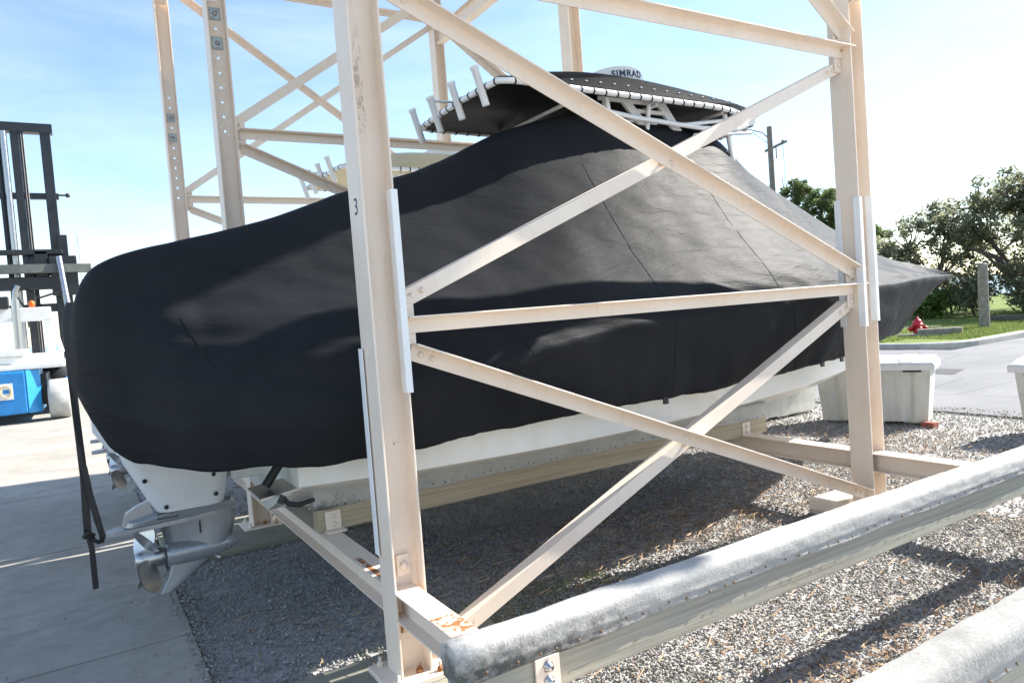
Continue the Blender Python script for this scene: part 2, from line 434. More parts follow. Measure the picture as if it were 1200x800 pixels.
m.add([(SE,-20,-.03),(8.85,-20,-.03),(8.85,13,-.03),(SE,13,-.03)], [(0,1,2,3)])
structure(m, 'gravel_bed', GRIT, 'gravel bed under the boat rack', 'gravel')
m = MB(); m.box((8.85,-30,-.3), (16.45,13,-.004)); m.box((16.45,-30,-.3), (60,8.45,-.004))
structure(m, 'road', ASPH, 'bleached asphalt road beyond the gravel', 'road')
# kerb + grass
def kerb_line():
    pts = [(16.45, 14)]
    pts += [(16.45, 9.9)]
    for k in range(9):
        a = R(180 + 90*k/8); pts.append((17.75 + 1.3*math.cos(a), 9.8 + 1.3*math.sin(a)))
    pts += [(19, 8.52), (22, 8.6), (28, 8.9), (40, 9.6)]
    return pts
KL = kerb_line()
m = MB(); W_ = .16; secs = []
for i, (x, y) in enumerate(KL):
    a = Vector(KL[max(i-1,0)]); b = Vector(KL[min(i+1,len(KL)-1)]); t = (b-a).normalized(); nrm = Vector((-t.y, t.x))
    q = Vector((x, y)); o_ = q + nrm*W_
    secs.append([(q.x,q.y,-.2),(q.x,q.y,.10),(q.x+nrm.x*.03,q.y+nrm.y*.03,.125),(o_.x,o_.y,.13),(o_.x,o_.y,-.2)])
m.loft(secs, smooth=False)
structure(m, 'kerb', CURBM, 'pale concrete kerb curving round the grass corner', 'kerb')
m = MB(); inner = [(s[3][0], s[3][1], .115) for s in secs]
far = [(44, 9.9, .2), (44, 26, .6), (30, 34, .5), (16.6, 30, .2)]
poly = inner + far
m.add(poly, [tuple(range(len(poly)))])
m.add([(x,y,-.3) for x,y,z in poly] + poly, [(i, (i+1) % len(poly), len(poly)+(i+1) % len(poly), len(poly)+i) for i in range(len(poly))])
structure(m, 'grass_verge', GRASS, 'green grass verge behind the kerb', 'grass', fixn=True)
m = MB(); m.add([(12.3,6.3,0.),(13.05,6.5,0.),(12.95,7.1,0.),(12.25,6.85,0.)],[(0,1,2,3)]); structure(m,'road_patch',paint('dark_road_tone',(.07,.07,.072),.9,.2),'dark patch on the road behind the dock box','patch')  # flat dark patch laid on the road surface
# concrete strips under the frames
for (y0, y1, nm) in ((2.72, 3.28, 'near'), (5.5, 6.45, 'far')):
    m = MB()
    for k in range(6):
        x0 = SE + .01 + k*1.5*.7
    m.box((SE+.004, y0, -.2), (1.72 if nm == 'near' else 2.0, y1, .004 if nm == 'near' else .02))
    structure(m, 'concrete_footing', CONCM, 'mossy concrete footing strip under the %s row of columns' % nm, 'footing', bevel=.012, seg=2)

# ------------------------------------------------------------------ gravel stones, leaves, needles, grass
def bulk(name, V, F, mat, label, cat, sizes):
    """V (n,3), F flat list with constant polygon size"""
    me = bpy.data.meshes.new(name); n = len(V)
    me.vertices.add(n); me.vertices.foreach_set('co', V.astype(np.float32).ravel())
    F = F.astype(np.int32); k = F.shape[1]
    me.loops.add(F.size); me.loops.foreach_set('vertex_index', F.ravel())
    me.polygons.add(len(F)); me.polygons.foreach_set('loop_start', np.arange(0, F.size, k, dtype=np.int32))
    me.update(calc_edges=True); me.validate()
    me.materials.append(mat)
    o = bpy.data.objects.new(name, me); COL.objects.link(o)
    tag(o, label, cat, kind='stuff'); return o
def rand_rot(n):
    q = rng.normal(size=(n,4)); q /= np.linalg.norm(q, axis=1)[:,None]; w_,x,y,z = q.T
    return np.stack([1-2*(y*y+z*z),2*(x*y-z*w_),2*(x*z+y*w_),2*(x*y+z*w_),1-2*(x*x+z*z),2*(y*z-x*w_),2*(x*z-y*w_),2*(y*z+x*w_),1-2*(x*x+y*y)],1).reshape(n,3,3)
def stones(n, xr, yr, smin, smax, z=-.028):
    x = rng.uniform(*xr, n); y = rng.uniform(*yr, n); s = smin + (smax-smin)*rng.random(n)**2
    base = np.array([(1,0,0),(-1,0,0),(0,1,0),(0,-1,0),(0,0,1),(0,0,-1)], float)
    V = base[None]*rng.uniform(.55,1.15,(n,6,1))*np.array([1,.8,.62])[None,None]
    V += rng.normal(0,.14,V.shape)
    V = np.einsum('nij,nkj->nki', rand_rot(n), V)*s[:,None,None]
    V += np.stack([x, y, z + s*.35 + rng.random(n)*.012], 1)[:,None]
    F = np.array([(0,2,4),(2,1,4),(1,3,4),(3,0,4),(2,0,5),(1,2,5),(3,1,5),(0,3,5)])
    return V.reshape(-1,3), (F[None] + np.arange(n)[:,None,None]*6).reshape(-1,3)
parts = [stones(26000,(SE,2.2),(.9,5.5),.006,.015), stones(46000,(1.2,5.2),(.7,3.3),.006,.0145), stones(22000,(2,6),(3.2,6),.008,.017), stones(24000,(4.8,8.85),(1.2,7),.009,.018), stones(3000,(SE,6),(6.4,10),.014,.026)]
parts.append(stones(900,(SE-.06,SE+.05),(1.5,5.4),.006,.013,-.004)); parts.append(stones(260,(SE-.35,SE),(1.5,5.4),.004,.010,.0)); parts.append(stones(160,(SE-.9,SE),(1.5,6.4),.003,.007,.001)); parts.append(stones(500,(8.8,9.15),(1.5,6.5),.01,.018,-.008))
V = []; F = []; b = 0
for v, f in parts: V.append(v); F.append(f+b); b += len(v)
bulk('gravel_stones', np.concatenate(V), np.concatenate(F), STONE, 'loose grey crushed stone gravel', 'gravel', 3)

def leaves(x, y, z, smin, smax):
    n = len(x); s = rng.uniform(smin, smax, n)
    base = np.array([(-1,0,0),(-.3,-.42,.18),(.55,-.3,.12),(1.1,0,.25),(.55,.3,.12),(-.3,.42,.18)])
    V = np.repeat(base[None], n, 0)*s[:,None,None]
    V[:,:,2] *= rng.uniform(-2.5,4.5,n)[:,None]; V[:,:,1] *= rng.uniform(.5,1.5,n)[:,None]
    a = rng.uniform(0,2*math.pi,n); tl = rng.normal(0,.35,n)
    c, s_ = np.cos(a), np.sin(a); ct, st = np.cos(tl), np.sin(tl)
    X = V[:,:,0]*ct[:,None]-V[:,:,2]*st[:,None]; Z = V[:,:,0]*st[:,None]+V[:,:,2]*ct[:,None]; Y = V[:,:,1]
    V = np.stack([X*c[:,None]-Y*s_[:,None]+x[:,None], X*s_[:,None]+Y*c[:,None]+y[:,None], Z+z[:,None]],2)
    F = np.array([(0,1,2,3),(0,3,4,5)])
    return V.reshape(-1,3), (F[None]+np.arange(n)[:,None,None]*6).reshape(-1,4)
xs_, ys_ = [], []
def cluster(cx, cy, sx, sy, n): xs_.append(rng.normal(cx,sx,n)); ys_.append(rng.normal(cy,sy,n))
cluster(2.75,1.75,.22,.13,110); cluster(3.1,1.62,.3,.14,60); cluster(2.0,1.6,.35,.15,50); cluster(6.9,4.2,.5,.5,420); cluster(6.6,3.3,.6,.5,260)
cluster(6.7,4.9,.3,.6,380); cluster(4.0,1.7,.6,.3,110); cluster(5.6,2.8,.7,.5,190); cluster(2.9,1.5,1.0,.3,170); cluster(4,3.7,1.2,.5,120); cluster(1.7,4.3,.8,.5,30); cluster(2.8,3.4,.8,.15,90)
cluster(3.0,1.7,1.1,.4,500); cluster(6.2,4.0,1.2,1.2,700); cluster(3.5,3.9,1.2,.5,500); cluster(2.6,1.72,.3,.12,120)
x = np.concatenate(xs_); y = np.concatenate(ys_); k = (x > SE) & (x < 8.8); x, y = x[k], y[k]
V, F = leaves(x, y, rng.uniform(-.004,.012,len(x)), .007, .024)
bulk('leaf_litter', V, F, LITTER, 'dry brown leaf litter blown over the gravel', 'leaves', 4)
n = 3800
x = np.concatenate([rng.normal(3.2,1.1,n//2), rng.normal(3.2,1.3,n//4), rng.uniform(1.6,6.5,n-n//2-n//4)])
y = np.concatenate([rng.normal(3.75,.5,n//2), rng.normal(1.65,.3,n//4), rng.uniform(1.2,4.6,n-n//2-n//4)])
k = (x > SE+.1); x, y = x[k], y[k]; n = len(x)
a = rng.uniform(0,math.pi,n); L = rng.uniform(.04,.14,n); dx, dy = np.cos(a)*L/2, np.sin(a)*L/2; wx, wy = -np.sin(a)*.0016, np.cos(a)*.0016
z = rng.uniform(.004,.022,n)
V = np.stack([np.stack([x-dx-wx,y-dy-wy,z],1),np.stack([x+dx-wx,y+dy-wy,z],1),np.stack([x+dx+wx,y+dy+wy,z+.003],1),np.stack([x-dx+wx,y-dy+wy,z+.003],1)],1).reshape(-1,3)
bulk('pine_needles', V, np.arange(4*n).reshape(-1,4), NEEDLE, 'scattered brown pine needles and twigs on the gravel', 'needles', 4)
def blades(n, xr, yr, hmin, hmax, keep=None, z0=.115, wd=.012):
    x = rng.uniform(*xr,n); y = rng.uniform(*yr,n)
    if keep is not None:
        k = keep(x,y); x, y = x[k], y[k]
    n = len(x); h = rng.uniform(hmin,hmax,n); a = rng.uniform(0,math.pi,n); lx, ly = rng.normal(0,.35,n)*h, rng.normal(0,.35,n)*h
    z = np.full(n, z0) if np.isscalar(z0) else z0(x,y)
    V = np.stack([np.stack([x-np.cos(a)*wd,y-np.sin(a)*wd,z],1),np.stack([x+np.cos(a)*wd,y+np.sin(a)*wd,z],1),np.stack([x+lx,y+ly,z+h],1)],1).reshape(-1,3)
    return V, np.arange(3*n).reshape(-1,3)
V, F = blades(60000,(16.8,30),(8.8,17),.03,.10,lambda x,y: (y > 8.8+.03*(x-18)) & ((x > 17.9) | (y > 10.2)))
bulk('grass_blades', V, F, GRASSB, 'short green grass blades on the verge', 'grass', 3)
V, F = blades(900,(1.5,2.6),(3.25,3.55),.01,.03,None,-.02,.004)
V2, F2 = blades(500,(1.0,1.7),(2.6,3.4),.01,.03,None,-.02,.004)
bulk('moss_tufts', np.concatenate([V,V2]), np.concatenate([F,F2+len(V)]), GRASSB, 'small green weed tufts in the gravel near the column foot', 'weeds', 3)

# ------------------------------------------------------------------ steel rack
XA, XB = 1.081, 4.592; CD, CW = .148, .167; FR = [2.913, 5.97, 9.03]
rack = thing('boat_rack', 'tall beige steel boat storage rack of columns with crossed angle braces', 'boat rack', (2.9, 6.0, 0))
def ibeam_prof(d, b, tf=.009, tw=.008):
    # d along e1 (between flanges), b along e2
    return [(-d/2,-b/2),(-d/2+tf,-b/2),(-d/2+tf,-tw/2),(d/2-tf,-tw/2),(d/2-tf,-b/2),(d/2,-b/2),(d/2,b/2),(d/2-tf,b/2),(d/2-tf,tw/2),(-d/2+tf,tw/2),(-d/2+tf,b/2),(-d/2,b/2)]
def holed_web(mb, x0, x1, y, z0, z1, holes, r=.011, th=.008):
    """web plate at y..y+th with round holes at (x centre, z list)"""
    xc = (x0+x1)/2; h = .03; zs = sorted(holes); cuts = [z0]
    for z in zs: cuts += [z-h, z+h]
    cuts.append(z1)
    for i in range(0, len(cuts), 2):
        if cuts[i+1]-cuts[i] > 1e-4: mb.box((x0,y,cuts[i]),(x1,y+th,cuts[i+1]))
    for z in zs:
        mb.box((x0,y,z-h),(xc-h,y+th,z+h)); mb.box((xc+h,y,z-h),(x1,y+th,z+h))
        sq = []; ci = []; K = 16
        for k in range(K):
            a = 2*math.pi*(k+.5)/K; c, s = math.cos(a), math.sin(a); q = h/max(abs(c),abs(s)); sq.append((c*q,s*q)); ci.append((c*r,s*r))
        vs = []
        for yy in (y, y+th):
            vs += [(xc+a, yy, z+b) for a,b in sq] + [(xc+a, yy, z+b) for a,b in ci]
        fs = []
        for k in range(K):
            j = (k+1) % K
            fs += [(k,j,K+j,K+k), (3*K+k,3*K+j,2*K+j,2*K+k), (K+k,K+j,3*K+j,3*K+k)]
        mb.add(vs, fs)
TOP = 9.2
def column(x0, yf, holes=None, label=None, guards=()):
    m = MB(); xc, yc = x0+CD/2, yf+CW/2
    if not holes:
        m.extrude(ibeam_prof(CD, CW), (xc,yc,.03), (xc,yc,TOP), (1,0,0), (0,1,0))
    else:
        for xx in (x0, x0+CD-.009): m.box((xx,yf,.03),(xx+.009,yf+CW,TOP))
        holed_web(m, x0+.009, x0+CD-.009, yc-.004, .03, TOP, holes)
    col = m.build('column', STEEL, rack, bevel=.0015, label=label)
    b = MB(); b.box((xc-.15,yc-.14,.004),(xc+.15,yc+.14,.03)); b.build('base_plate', STEEL, col, bevel=.003)
    for dx, dy in ((-.10,-.11),(.10,-.11),(-.10,.11),(.10,.11),(0.02,-.06)):
        n = MB(); n.lathe([(.0,0),(.016,0),(.016,.016),(.008,.017),(.008,.04),(0,.042)], (xc+dx,yc+dy,.03), n=6); n.build('anchor_bolt', RUST if dx > .01 else STEEL, col)
    for gx, gy, z0, z1 in guards:
        g_ = MB(); sgn = -1 if gy < yc else 1; ww, dd, th = .016, .05, .004
        g_.extrude([(-ww,0),(-ww,dd),(-ww+th,dd),(-ww+th,th),(ww-th,th),(ww-th,dd),(ww,dd),(ww,0)], (gx, gy+sgn*.012, z0), (gx, gy+sgn*.012, z1), (1,0,0), (0,-sgn,0))
        g_.build('edge_guard', PVC, col, bevel=.002)
    if holes:
        for zz in plates_for.get((x0, yf), ()):
            q = MB(); q.box((xc-.042,yc-.010,zz-.05),(xc+.042,yc-.0045,zz+.05)); q.build('washer_plate', ZINC, col, bevel=.002)
            q = MB(); q.lathe([(0,0),(.016,0),(.016,.012),(0,.013)], (xc,yc-.010,zz), (0,-1,0), 6); q.build('bolt', CHROME, col)
    return col
hz = [3.19 + .115*k for k in range(11)]
plates_for = {(XA, FR[1]): (hz[6]+.0, hz[8]), (XA, FR[2]): (hz[6], hz[8])}
P1 = column(XA, FR[0], None, 'near left column with the number 3 painted on it', ((XA+CD-.005, FR[0], 1.275, 2.16), (XA+.005, FR[0]+CW, .55, 1.48)))
P2 = column(XB, FR[0], None, 'near right column with three white plastic edge guards', ((XB+.005, FR[0], 1.31, 2.19), (XB+CD-.005, FR[0], 1.34, 2.2), (XB+.005, FR[0]+CW, 1.31, 2.19)))
P3 = column(XA, FR[1], hz, 'column left of the boat cover with a line of bolt holes')
P4 = column(XA, FR[2], hz, 'farthest left column with a line of bolt holes')
P5 = column(XB, FR[2]); P6 = column(XB, FR[1])
for xx, yy in ((1.12,2.96),(1.12,2.96)): pass
# bolt plate low on the near column web
for z_ in (.505,):
    q = MB(); q.box((1.125,2.977,z_-.045),(1.185,2.9915,z_+.05)); q.build('clip_plate', STEEL, P1, bevel=.002)
    q = MB(); q.lathe([(0,0),(.02,0),(.02,.013),(0,.015)], (1.155,2.977,z_), (0,-1,0), 6); q.build('bolt', STEEL, P1)
q = MB(); q.box((1.125,2.985,.20),(1.185,2.9915,.29)); q.build('clip_plate', RUST, P1, bevel=.002)
# painted 3
cu = bpy.data.curves.new('numeral', 'FONT'); cu.body = '3'; cu.size = .105; cu.extrude = .0006; cu.align_x = 'CENTER'
to = bpy.data.objects.new('tmp', cu); COL.objects.link(to)
bpy.context.view_layer.update()
me = bpy.data.meshes.new_from_object(to.evaluated_get(bpy.context.evaluated_depsgraph_get())); bpy.data.objects.remove(to)
num = bpy.data.objects.new('painted_number', me); COL.objects.link(num); me.materials.append(INK); num.parent = P1
num.matrix_basis = Matrix.Translation(Vector((XA-.0008, 2.994, 2.062)) - rack.location) @ Matrix(((0,0,-1,0),(-1,0,0,0),(0,1,0,0),(0,0,0,1)))
# angle sections
def angle(p0, p1, side=-1, leg=.075, th=.008, top=True):
    """L section in the plane y = const: one leg in the plane, the other along side*y at its top edge"""
    p0, p1 = Vector(p0), Vector(p1); d = (p1-p0).normalized(); e2 = Vector((0,1,0))*side; n = Vector((0,1,0)).cross(d)
    if n.z < 0: n = -n
    s = 1 if top else -1
    prof = [(leg/2*s,0),(leg/2*s,leg),(leg/2*s-th*s,leg),(leg/2*s-th*s,th),(-leg/2*s,th),(-leg/2*s,0)]
    m = MB(); m.extrude(prof, p0, p1, n, e2); return m
def gusset(x, y, z0, z1, w=.10):
    m = MB(); m.box((x,y-.004,z0),(x+w,y+.004,z1))
    for zz in (z0+.05, z1-.05):
        m.lathe([(0,0),(.014,0),(.014,.012),(0,.013)], (x+w*.55,y-.004,zz), (0,-1,0), 6)
    m.build('gusset_plate', STEEL, rack)
LV = [1.57, 3.17, 5.70, 8.25]
for fi, yf in enumerate(FR):
    y = yf + .078; xl, xr = XA+CD+.02, XB-.04
    for li, z in enumerate(LV):
        angle((XA+CD+.07-.04, y-.006, z), (XB+.06 if fi == 0 else XB, y-.006, z), -1).build('girt', STEEL, rack, bevel=.0012)
        zb = 3.05 if li == 1 else z-.11
        gusset(XA+CD-.006, y, z-.13, z+.13, .085); gusset(XB-.07, y, z-.13, z+.13, .068)
    if True:
        lo = [(.14, 1.46)] + [(LV[i]+.08, LV[i+1]-.1) for i in range(3)]
        for i, (a, b) in enumerate(lo):
            ends = [((xl+.02, y-.012, b-.02 if i else 1.45), (xr+.06 if i else XB-.02, y-.012, a+.02 if i else .15), -1), ((xl+.01 if i else 1.30, y+.008, a+.03 if i else .06), (xr, y+.008, b-.0 if i else 1.46), 1)]
            for e0, e1, sd_ in ends:
                br = angle(e0, e1, sd_).build('brace', STEEL, rack, bevel=.0012)
                if fi == 0 and i < 2:
                    v0, v1 = Vector(e0), Vector(e1); dd = (v1-v0).normalized()
                    for q_ in (v0+dd*.05, v0+dd*.11, v0.lerp(v1,.5), v1-dd*.05, v1-dd*.11):
                        m = MB(); m.lathe([(0,0),(.016,0),(.016,.003),(.011,.004),(.011,.012),(0,.013)], (q_.x, q_.y-(.0005 if sd_ < 0 else .0005)-(.008 if sd_ < 0 else .0), q_.z), (0,-1,0), 6); m.build('bolt', STEEL, br)
# cross beams (run away from the camera), with rusted stretches
def crossbeam(xc, y0, y1, z1, d=.125, b=.116, rusty=()):
    m = MB(); m.extrude(ibeam_prof(d, b, .008, .007), (xc,y0,z1-d/2), (xc,y1,z1-d/2), (0,0,1), (1,0,0))
    o = m.build('cross_beam', STEEL, rack, bevel=.0015)
    for (ya, yb, xa, xb) in rusty:
        q = MB(); q.box((xa,ya,z1-.001),(xb,yb,z1+.0015)); q.build('rust_scale', RUST, o)
    return o
XC1, XC2 = 1.137, 4.665
crossbeam(XC1, 3.02, 5.97, .416, rusty=((3.12,3.5,1.1,1.125),)); crossbeam(XC1, -.1, 2.985, .416, rusty=((2.2,2.56,1.081,1.193),))
crossbeam(XC2, 3.02, 5.97, .432, .13, .13); crossbeam(XC2, -.1, 2.985, .432, .13, .13)
for i in range(3):
    ya, yb = (-.1, FR[1], FR[2])[i], (2.98, FR[2], 12.0)[i]
    if i == 1: crossbeam(XC1, ya+CW, yb, .416); crossbeam(XC2, ya+CW, yb, .432, .13, .13)
for ya, yb in ((-.1, 2.9), (3.09, 5.96), (6.15, 9.02)):
    for xc in (XC1, XC2): crossbeam(xc, ya, yb, 5.56, .2, .12)
m = MB(); m.box((4.40,3.10,-.02),(4.80,3.30,.09)); m.build('footing_block', STEEL, rack, bevel=.004)
# bracket near the top of the right column
m = MB(); m.extrude([(-.02,0),(.02,0),(.02,.12),(-.02,.12)], (XB+.05,2.98,3.49),(XB+.05,2.4,3.49),(1,0,0),(0,0,1)); m.build('bracket_arm', STEEL, rack, bevel=.002)

# ------------------------------------------------------------------ carpeted bunks
def bunk(x0, x1, yn, zb, label, tw=.088, zc=.525, zt=.655, clips=(), overlap=.9):
    t = thing('bunk_beam', label, 'bunk beam', ((x0+x1)/2, yn+tw/2, zb), 'carpet topped timber bunks')
    m = MB(); yc = yn+tw/2
    nx = int((x1-x0)/.1); secs = []
    prof = rounded(tw, zc+.05-zb, .004, 1)
    for i in range(nx+1):
        x = x0+.012 + (x1-x0-.024)*i/nx; dy = .003*math.sin(x*1.3+yn)
        secs.append([(x, yc+a+dy, (zb+zc+.05)/2+b) for a, b in prof])
    m.loft(secs, smooth=False); m.build('timber', WOOD if yn < 3 else WOODB, t)
    m = MB(); K = 34; hw = tw/2+.012; nx = int((x1-x0)/.03); secs = []
    for i in range(nx+1):
        x = x0 + (x1-x0)*i/nx; sec = []
        e = min(1., min(i, nx-i)/2.5); e = .80 + .2*math.sin(e*math.pi/2)
        for k in range(K+1):
            u = k/K; P = 2*(zt-zc)+2*hw
            # down one side, over the round top, down the other
            a = math.pi*(u-.5)*1.0
            rc = .040
            if u < .25: py, pz = -hw, zc+(zt-zc-rc)*u/.25
            elif u > .75: py, pz = hw, zc+(zt-zc-rc)*(1-u)/.25
            else:
                a = math.pi*(1-(u-.25)/.5); ca, sa = math.cos(a), math.sin(a)
                py = (hw-rc)*max(-1,min(1,ca*1.5)) + rc*math.copysign(abs(ca)**1.15,ca); pz = zt-rc+rc*abs(sa)**.62*1.0
            nz = noise.noise(Vector((x*3.1, py*9+yn, pz*9)))*.006 + noise.noise(Vector((x*17, py*40, pz*40)))*.0035 + noise.noise(Vector((x*60, py*120, pz*120)))*.0016
            r = Vector((py, pz-(zt-.05))); L = max(r.length, 1e-4)
            bulge = .004 if .1 < u < .9 else 0
            edge = (noise.noise(Vector((x*4, 1.7 if u < .5 else 9, yn)))*.010 + noise.noise(Vector((x*30, 3 if u < .5 else 9, yn)))*.002) if (u < .08 or u > .92) else 0
            sec.append((x, yc + py*e*(1+nz/L+bulge/L), zc + (pz-zc)*(.96+.04*e) + nz*.6 + edge))
        secs.append(sec)
    m.loft(secs, closed=True, caps=True)
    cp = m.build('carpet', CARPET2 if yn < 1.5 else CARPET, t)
    m = MB()
    x = x0+.1
    while x < x1:
        z = zc+.022+.006*math.sin(x*9)
        m.lathe([(.0,0),(.0055,0),(.0055,.001),(0,.0014)], (x+random.uniform(-.03,.03), yc-hw-.0045, z+random.uniform(-.006,.006)), (0,-1,0), 8)
        x += .088
    m.build('carpet_nails', NAIL, cp)
    for cx in clips:
        m = MB(); yy = yn-.004
        m.box((cx-.045,yy-.008,zb+.002),(cx+.045,yy,zb+.115)); m.box((cx-.055,yy-.075,zb+.002),(cx+.055,yy-.009,zb+.012))
        c = m.build('clip_angle', STEEL, t, bevel=.0015)
        m = MB()
        for zz in (.04, .085): m.lathe([(0,0),(.019,0),(.019,.004),(.013,.005),(.013,.016),(0,.018)], (cx,yy-.008,zb+zz), (0,-1,0), 6)
        m.build('bolt', CHROME if yn < 2 else STEEL, c)
    return t
bunk(.845, 5.05, 1.838, .416, 'near carpeted bunk beam with black mildew on its left end', zc=.532, zt=.643, clips=(1.15,))
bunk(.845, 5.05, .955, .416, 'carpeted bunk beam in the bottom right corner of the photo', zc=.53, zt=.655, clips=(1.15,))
bunk(1.07, 4.93, 4.06, .416, 'timber bunk beam under the near side of the white hull', zc=.545, zt=.672, clips=(1.17, 4.66))
bunk(1.07, 4.93, 4.89, .416, 'timber bunk beam under the far side of the white hull', zc=.545, zt=.672)

# ------------------------------------------------------------------ the boat
CY = 4.5
HX   = [0.90, 1.5, 2.5, 3.5, 4.5, 5.5, 6.5, 7.0, 7.35, 7.5, 7.60]
H_SH = [1.02, 1.13,1.20,1.21,1.17,1.01, .66, .36, .15, .06, .010]   # sheer half breadth
H_SZ = [1.22, 1.26,1.32,1.38,1.43,1.46,1.45,1.40,1.34,1.30,1.26]
H_CH = [0.90, 1.01,1.08,1.07,1.02, .84, .48, .20, .07, .03, .008]   # chine half breadth
H_CZ = [0.80, .795,.795,.81, .85, .90, .97,1.03,1.10,1.18,1.24]
H_KZ = [0.50, .50, .50, .50, .51, .55, .68, .84,1.02,1.13,1.22]
def hull_half(x):
    f = lambda ys: float(smooth_interp(HX, ys, x))
    sh, sz, ch, cz, kz = f(H_SH), f(H_SZ), f(H_CH), f(H_CZ), f(H_KZ)
    fl = max(0., min(1., (x-3)/4))
    pts = [(0,kz)]
    for k in (1,2,3): pts.append((ch*k/4*.98, kz+(cz-.012-kz)*k/4 + (.012 if k == 2 else 0)))
    pts += [(ch-.05*min(1,ch), cz-.02), (ch, cz), (ch+.006, cz+.016)]
    for k in range(1,7):
        t = k/7; e = t**(1+.8*fl); pts.append((ch+.006+(sh-ch)*e, cz+.016+(sz-cz)*t))
    pts += [(sh, sz), (sh+.02*min(1,sh*3), sz+.03), (sh-.03*min(1,sh*3), sz+.07), (0, sz+.10)]
    return pts
def make_motor(parent, y, yaw=0):
    """outboard: midsection, gearcase, anti ventilation plate, propeller, cowl"""
    m = MB()
    secs = []
    for z, xb, xf, w in ((1.02,.13,.70,.15),(.93,.155,.70,.15),(.80,.215,.69,.14),(.70,.26,.675,.125),(.625,.30,.66,.11)):
        p = rounded(xf-xb, 2*w, min(w*.8,.09), 5); secs.append([((xb+xf)/2+a, y+b, z - .04*((xb+xf)/2+a-.45)*0) for a, b in p])
    m.loft(secs); mot = m.build('outboard_motor', COWLW, parent)
    m = MB(); secs = []
    for z, xb, xf, w in ((1.0,.10,.74,.20),(1.12,.03,.78,.24),(1.4,.02,.80,.26),(1.62,.04,.76,.25),(1.76,.10,.66,.2),(1.82,.2,.5,.1)):
        p = rounded(xf-xb, 2*w, w*.7, 5); secs.append([((xb+xf)/2+a, y+b, z) for a, b in p])
    m.loft(secs); m.build('cowl', COWLW, mot)
    m = MB()
    for x, z in ((.25,.825),(.345,.66),(.60,.80),(.605,.685)):
        hw = .125 if z < .72 else .137; m = MB()
        m.lathe([(0,0),(.012,0),(.012,.006),(0,.008)], (x, y-hw-.001, z), (0,-1,0), 10); m.build('screw', DARKHOLE, mot)
    # anti-ventilation plate with raised tail
    m = MB()
    def plate(pts, z0, z1, tilt=.02):
        n = len(pts); vs = [(a, y+b, z0+tilt*(a-.4)) for a, b in pts] + [(a, y+b, z1+tilt*(a-.4)) for a, b in pts]
        m.add(vs, [tuple(range(n))[::-1], tuple(range(n,2*n))] + [(i,(i+1) % n,n+(i+1) % n,n+i) for i in range(n)])
    plate([(.05,-.03),(.09,-.055),(.25,-.085),(.45,-.10),(.60,-.085),(.71,-.045),(.73,0),(.71,.045),(.60,.085),(.45,.10),(.25,.085),(.09,.055),(.05,.03)], .548, .574, .045)
    secs = []
    for z, xb, xf, w in ((.574,.14,.71,.085),(.60,.15,.715,.095),(.622,.27,.70,.105)):
        p = rounded(xf-xb, 2*w, w*.85, 5); secs.append([((xb+xf)/2+a, y+b, z+.02*(a)) for a, b in p])
    m.loft(secs, smooth=False)
    m.extrude([(.13,.574),(.15,.640),(.20,.668),(.265,.692),(.285,.62),(.285,.574)], (0,y-.028,0), (0,y+.028,0), (1,0,0), (0,0,1))
    cv = m.build('cavitation_plate', SILVER, mot, bevel=.004, seg=2)
    for s_ in (-1, 1):
        m = MB(); m.box((.30,y+s_*.094-.004,.592),(.40,y+s_*.094+.004,.596)); m.box((.30,y+s_*.094-.004,.616),(.40,y+s_*.094+.004,.620)); m.box((.30,y+s_*.094-.004,.592),(.304,y+s_*.094+.004,.62)); m.box((.396,y+s_*.094-.004,.592),(.40,y+s_*.094+.004,.62))
        m.build('panel_outline', DARKHOLE, cv)
    m = MB(); m.box((.20,y-.03,.530),(.30,y+.03,.548)); m.build('anode', ZINC, cv, bevel=.006)
    # gearcase strut + torpedo + skeg
    m = MB(); secs = []
    def foil(xb, xf, w, z, n=9):
        out = []
        for k in range(n): t = k/(n-1); out.append((xf-(xf-xb)*t, y - w*math.sin(math.pi*min(1,t**.62))*(1-.35*t), z))
        for k in range(n-2,0,-1): t = k/(n-1); out.append((xf-(xf-xb)*t, y + w*math.sin(math.pi*min(1,t**.62))*(1-.35*t), z))
        return out
    for z, xb, xf, w in ((.57,.315,.72,.075),(.50,.32,.715,.068),(.44,.33,.70,.068),(.38,.335,.68,.068)): secs.append(foil(xb, xf, w, z))
    m.loft(secs); 
    tp = [(.0,.725),(.014,.722),(.032,.70),(.05,.655),(.062,.58),(.068,.50),(.069,.42),(.066,.365),(.060,.335),(.05,.332),(.0,.332)]
    m.lathe([(r, x) for r, x in tp], (0, y, .365), (1,0,0), 28)
    gc = m.build('gearcase', SILVER, mot)
    for s_ in (-1, 1):
        m = MB(); m.box((.508,y+s_*.066-.003,.465),(.516,y+s_*.066+.003,.535)); m.build('water_intake', DARKHOLE, gc)
    m = MB(); m.lathe([(0,0),(.012,0),(.010,.05),(0,.052)], (.60,y,.305), (.3,0,-1), 8); m.build('sensor', STAINLESS, gc)
    m = MB(); secs = []
    for z, xb, xf, w in ((.33,.35,.615,.018),(.27,.335,.53,.014),(.20,.31,.43,.010),(.15,.285,.345,.006)): secs.append(foil(xb, xf, w, z))
    m.loft(secs); m.build('skeg', SILVER, mot)
    m = MB(); m.lathe([(0,.332),(.045,.33),(.055,.30),(.052,.22),(.046,.175),(.036,.172),(.034,.20),(0,.20)], (0,y,.365), (1,0,0), 24)
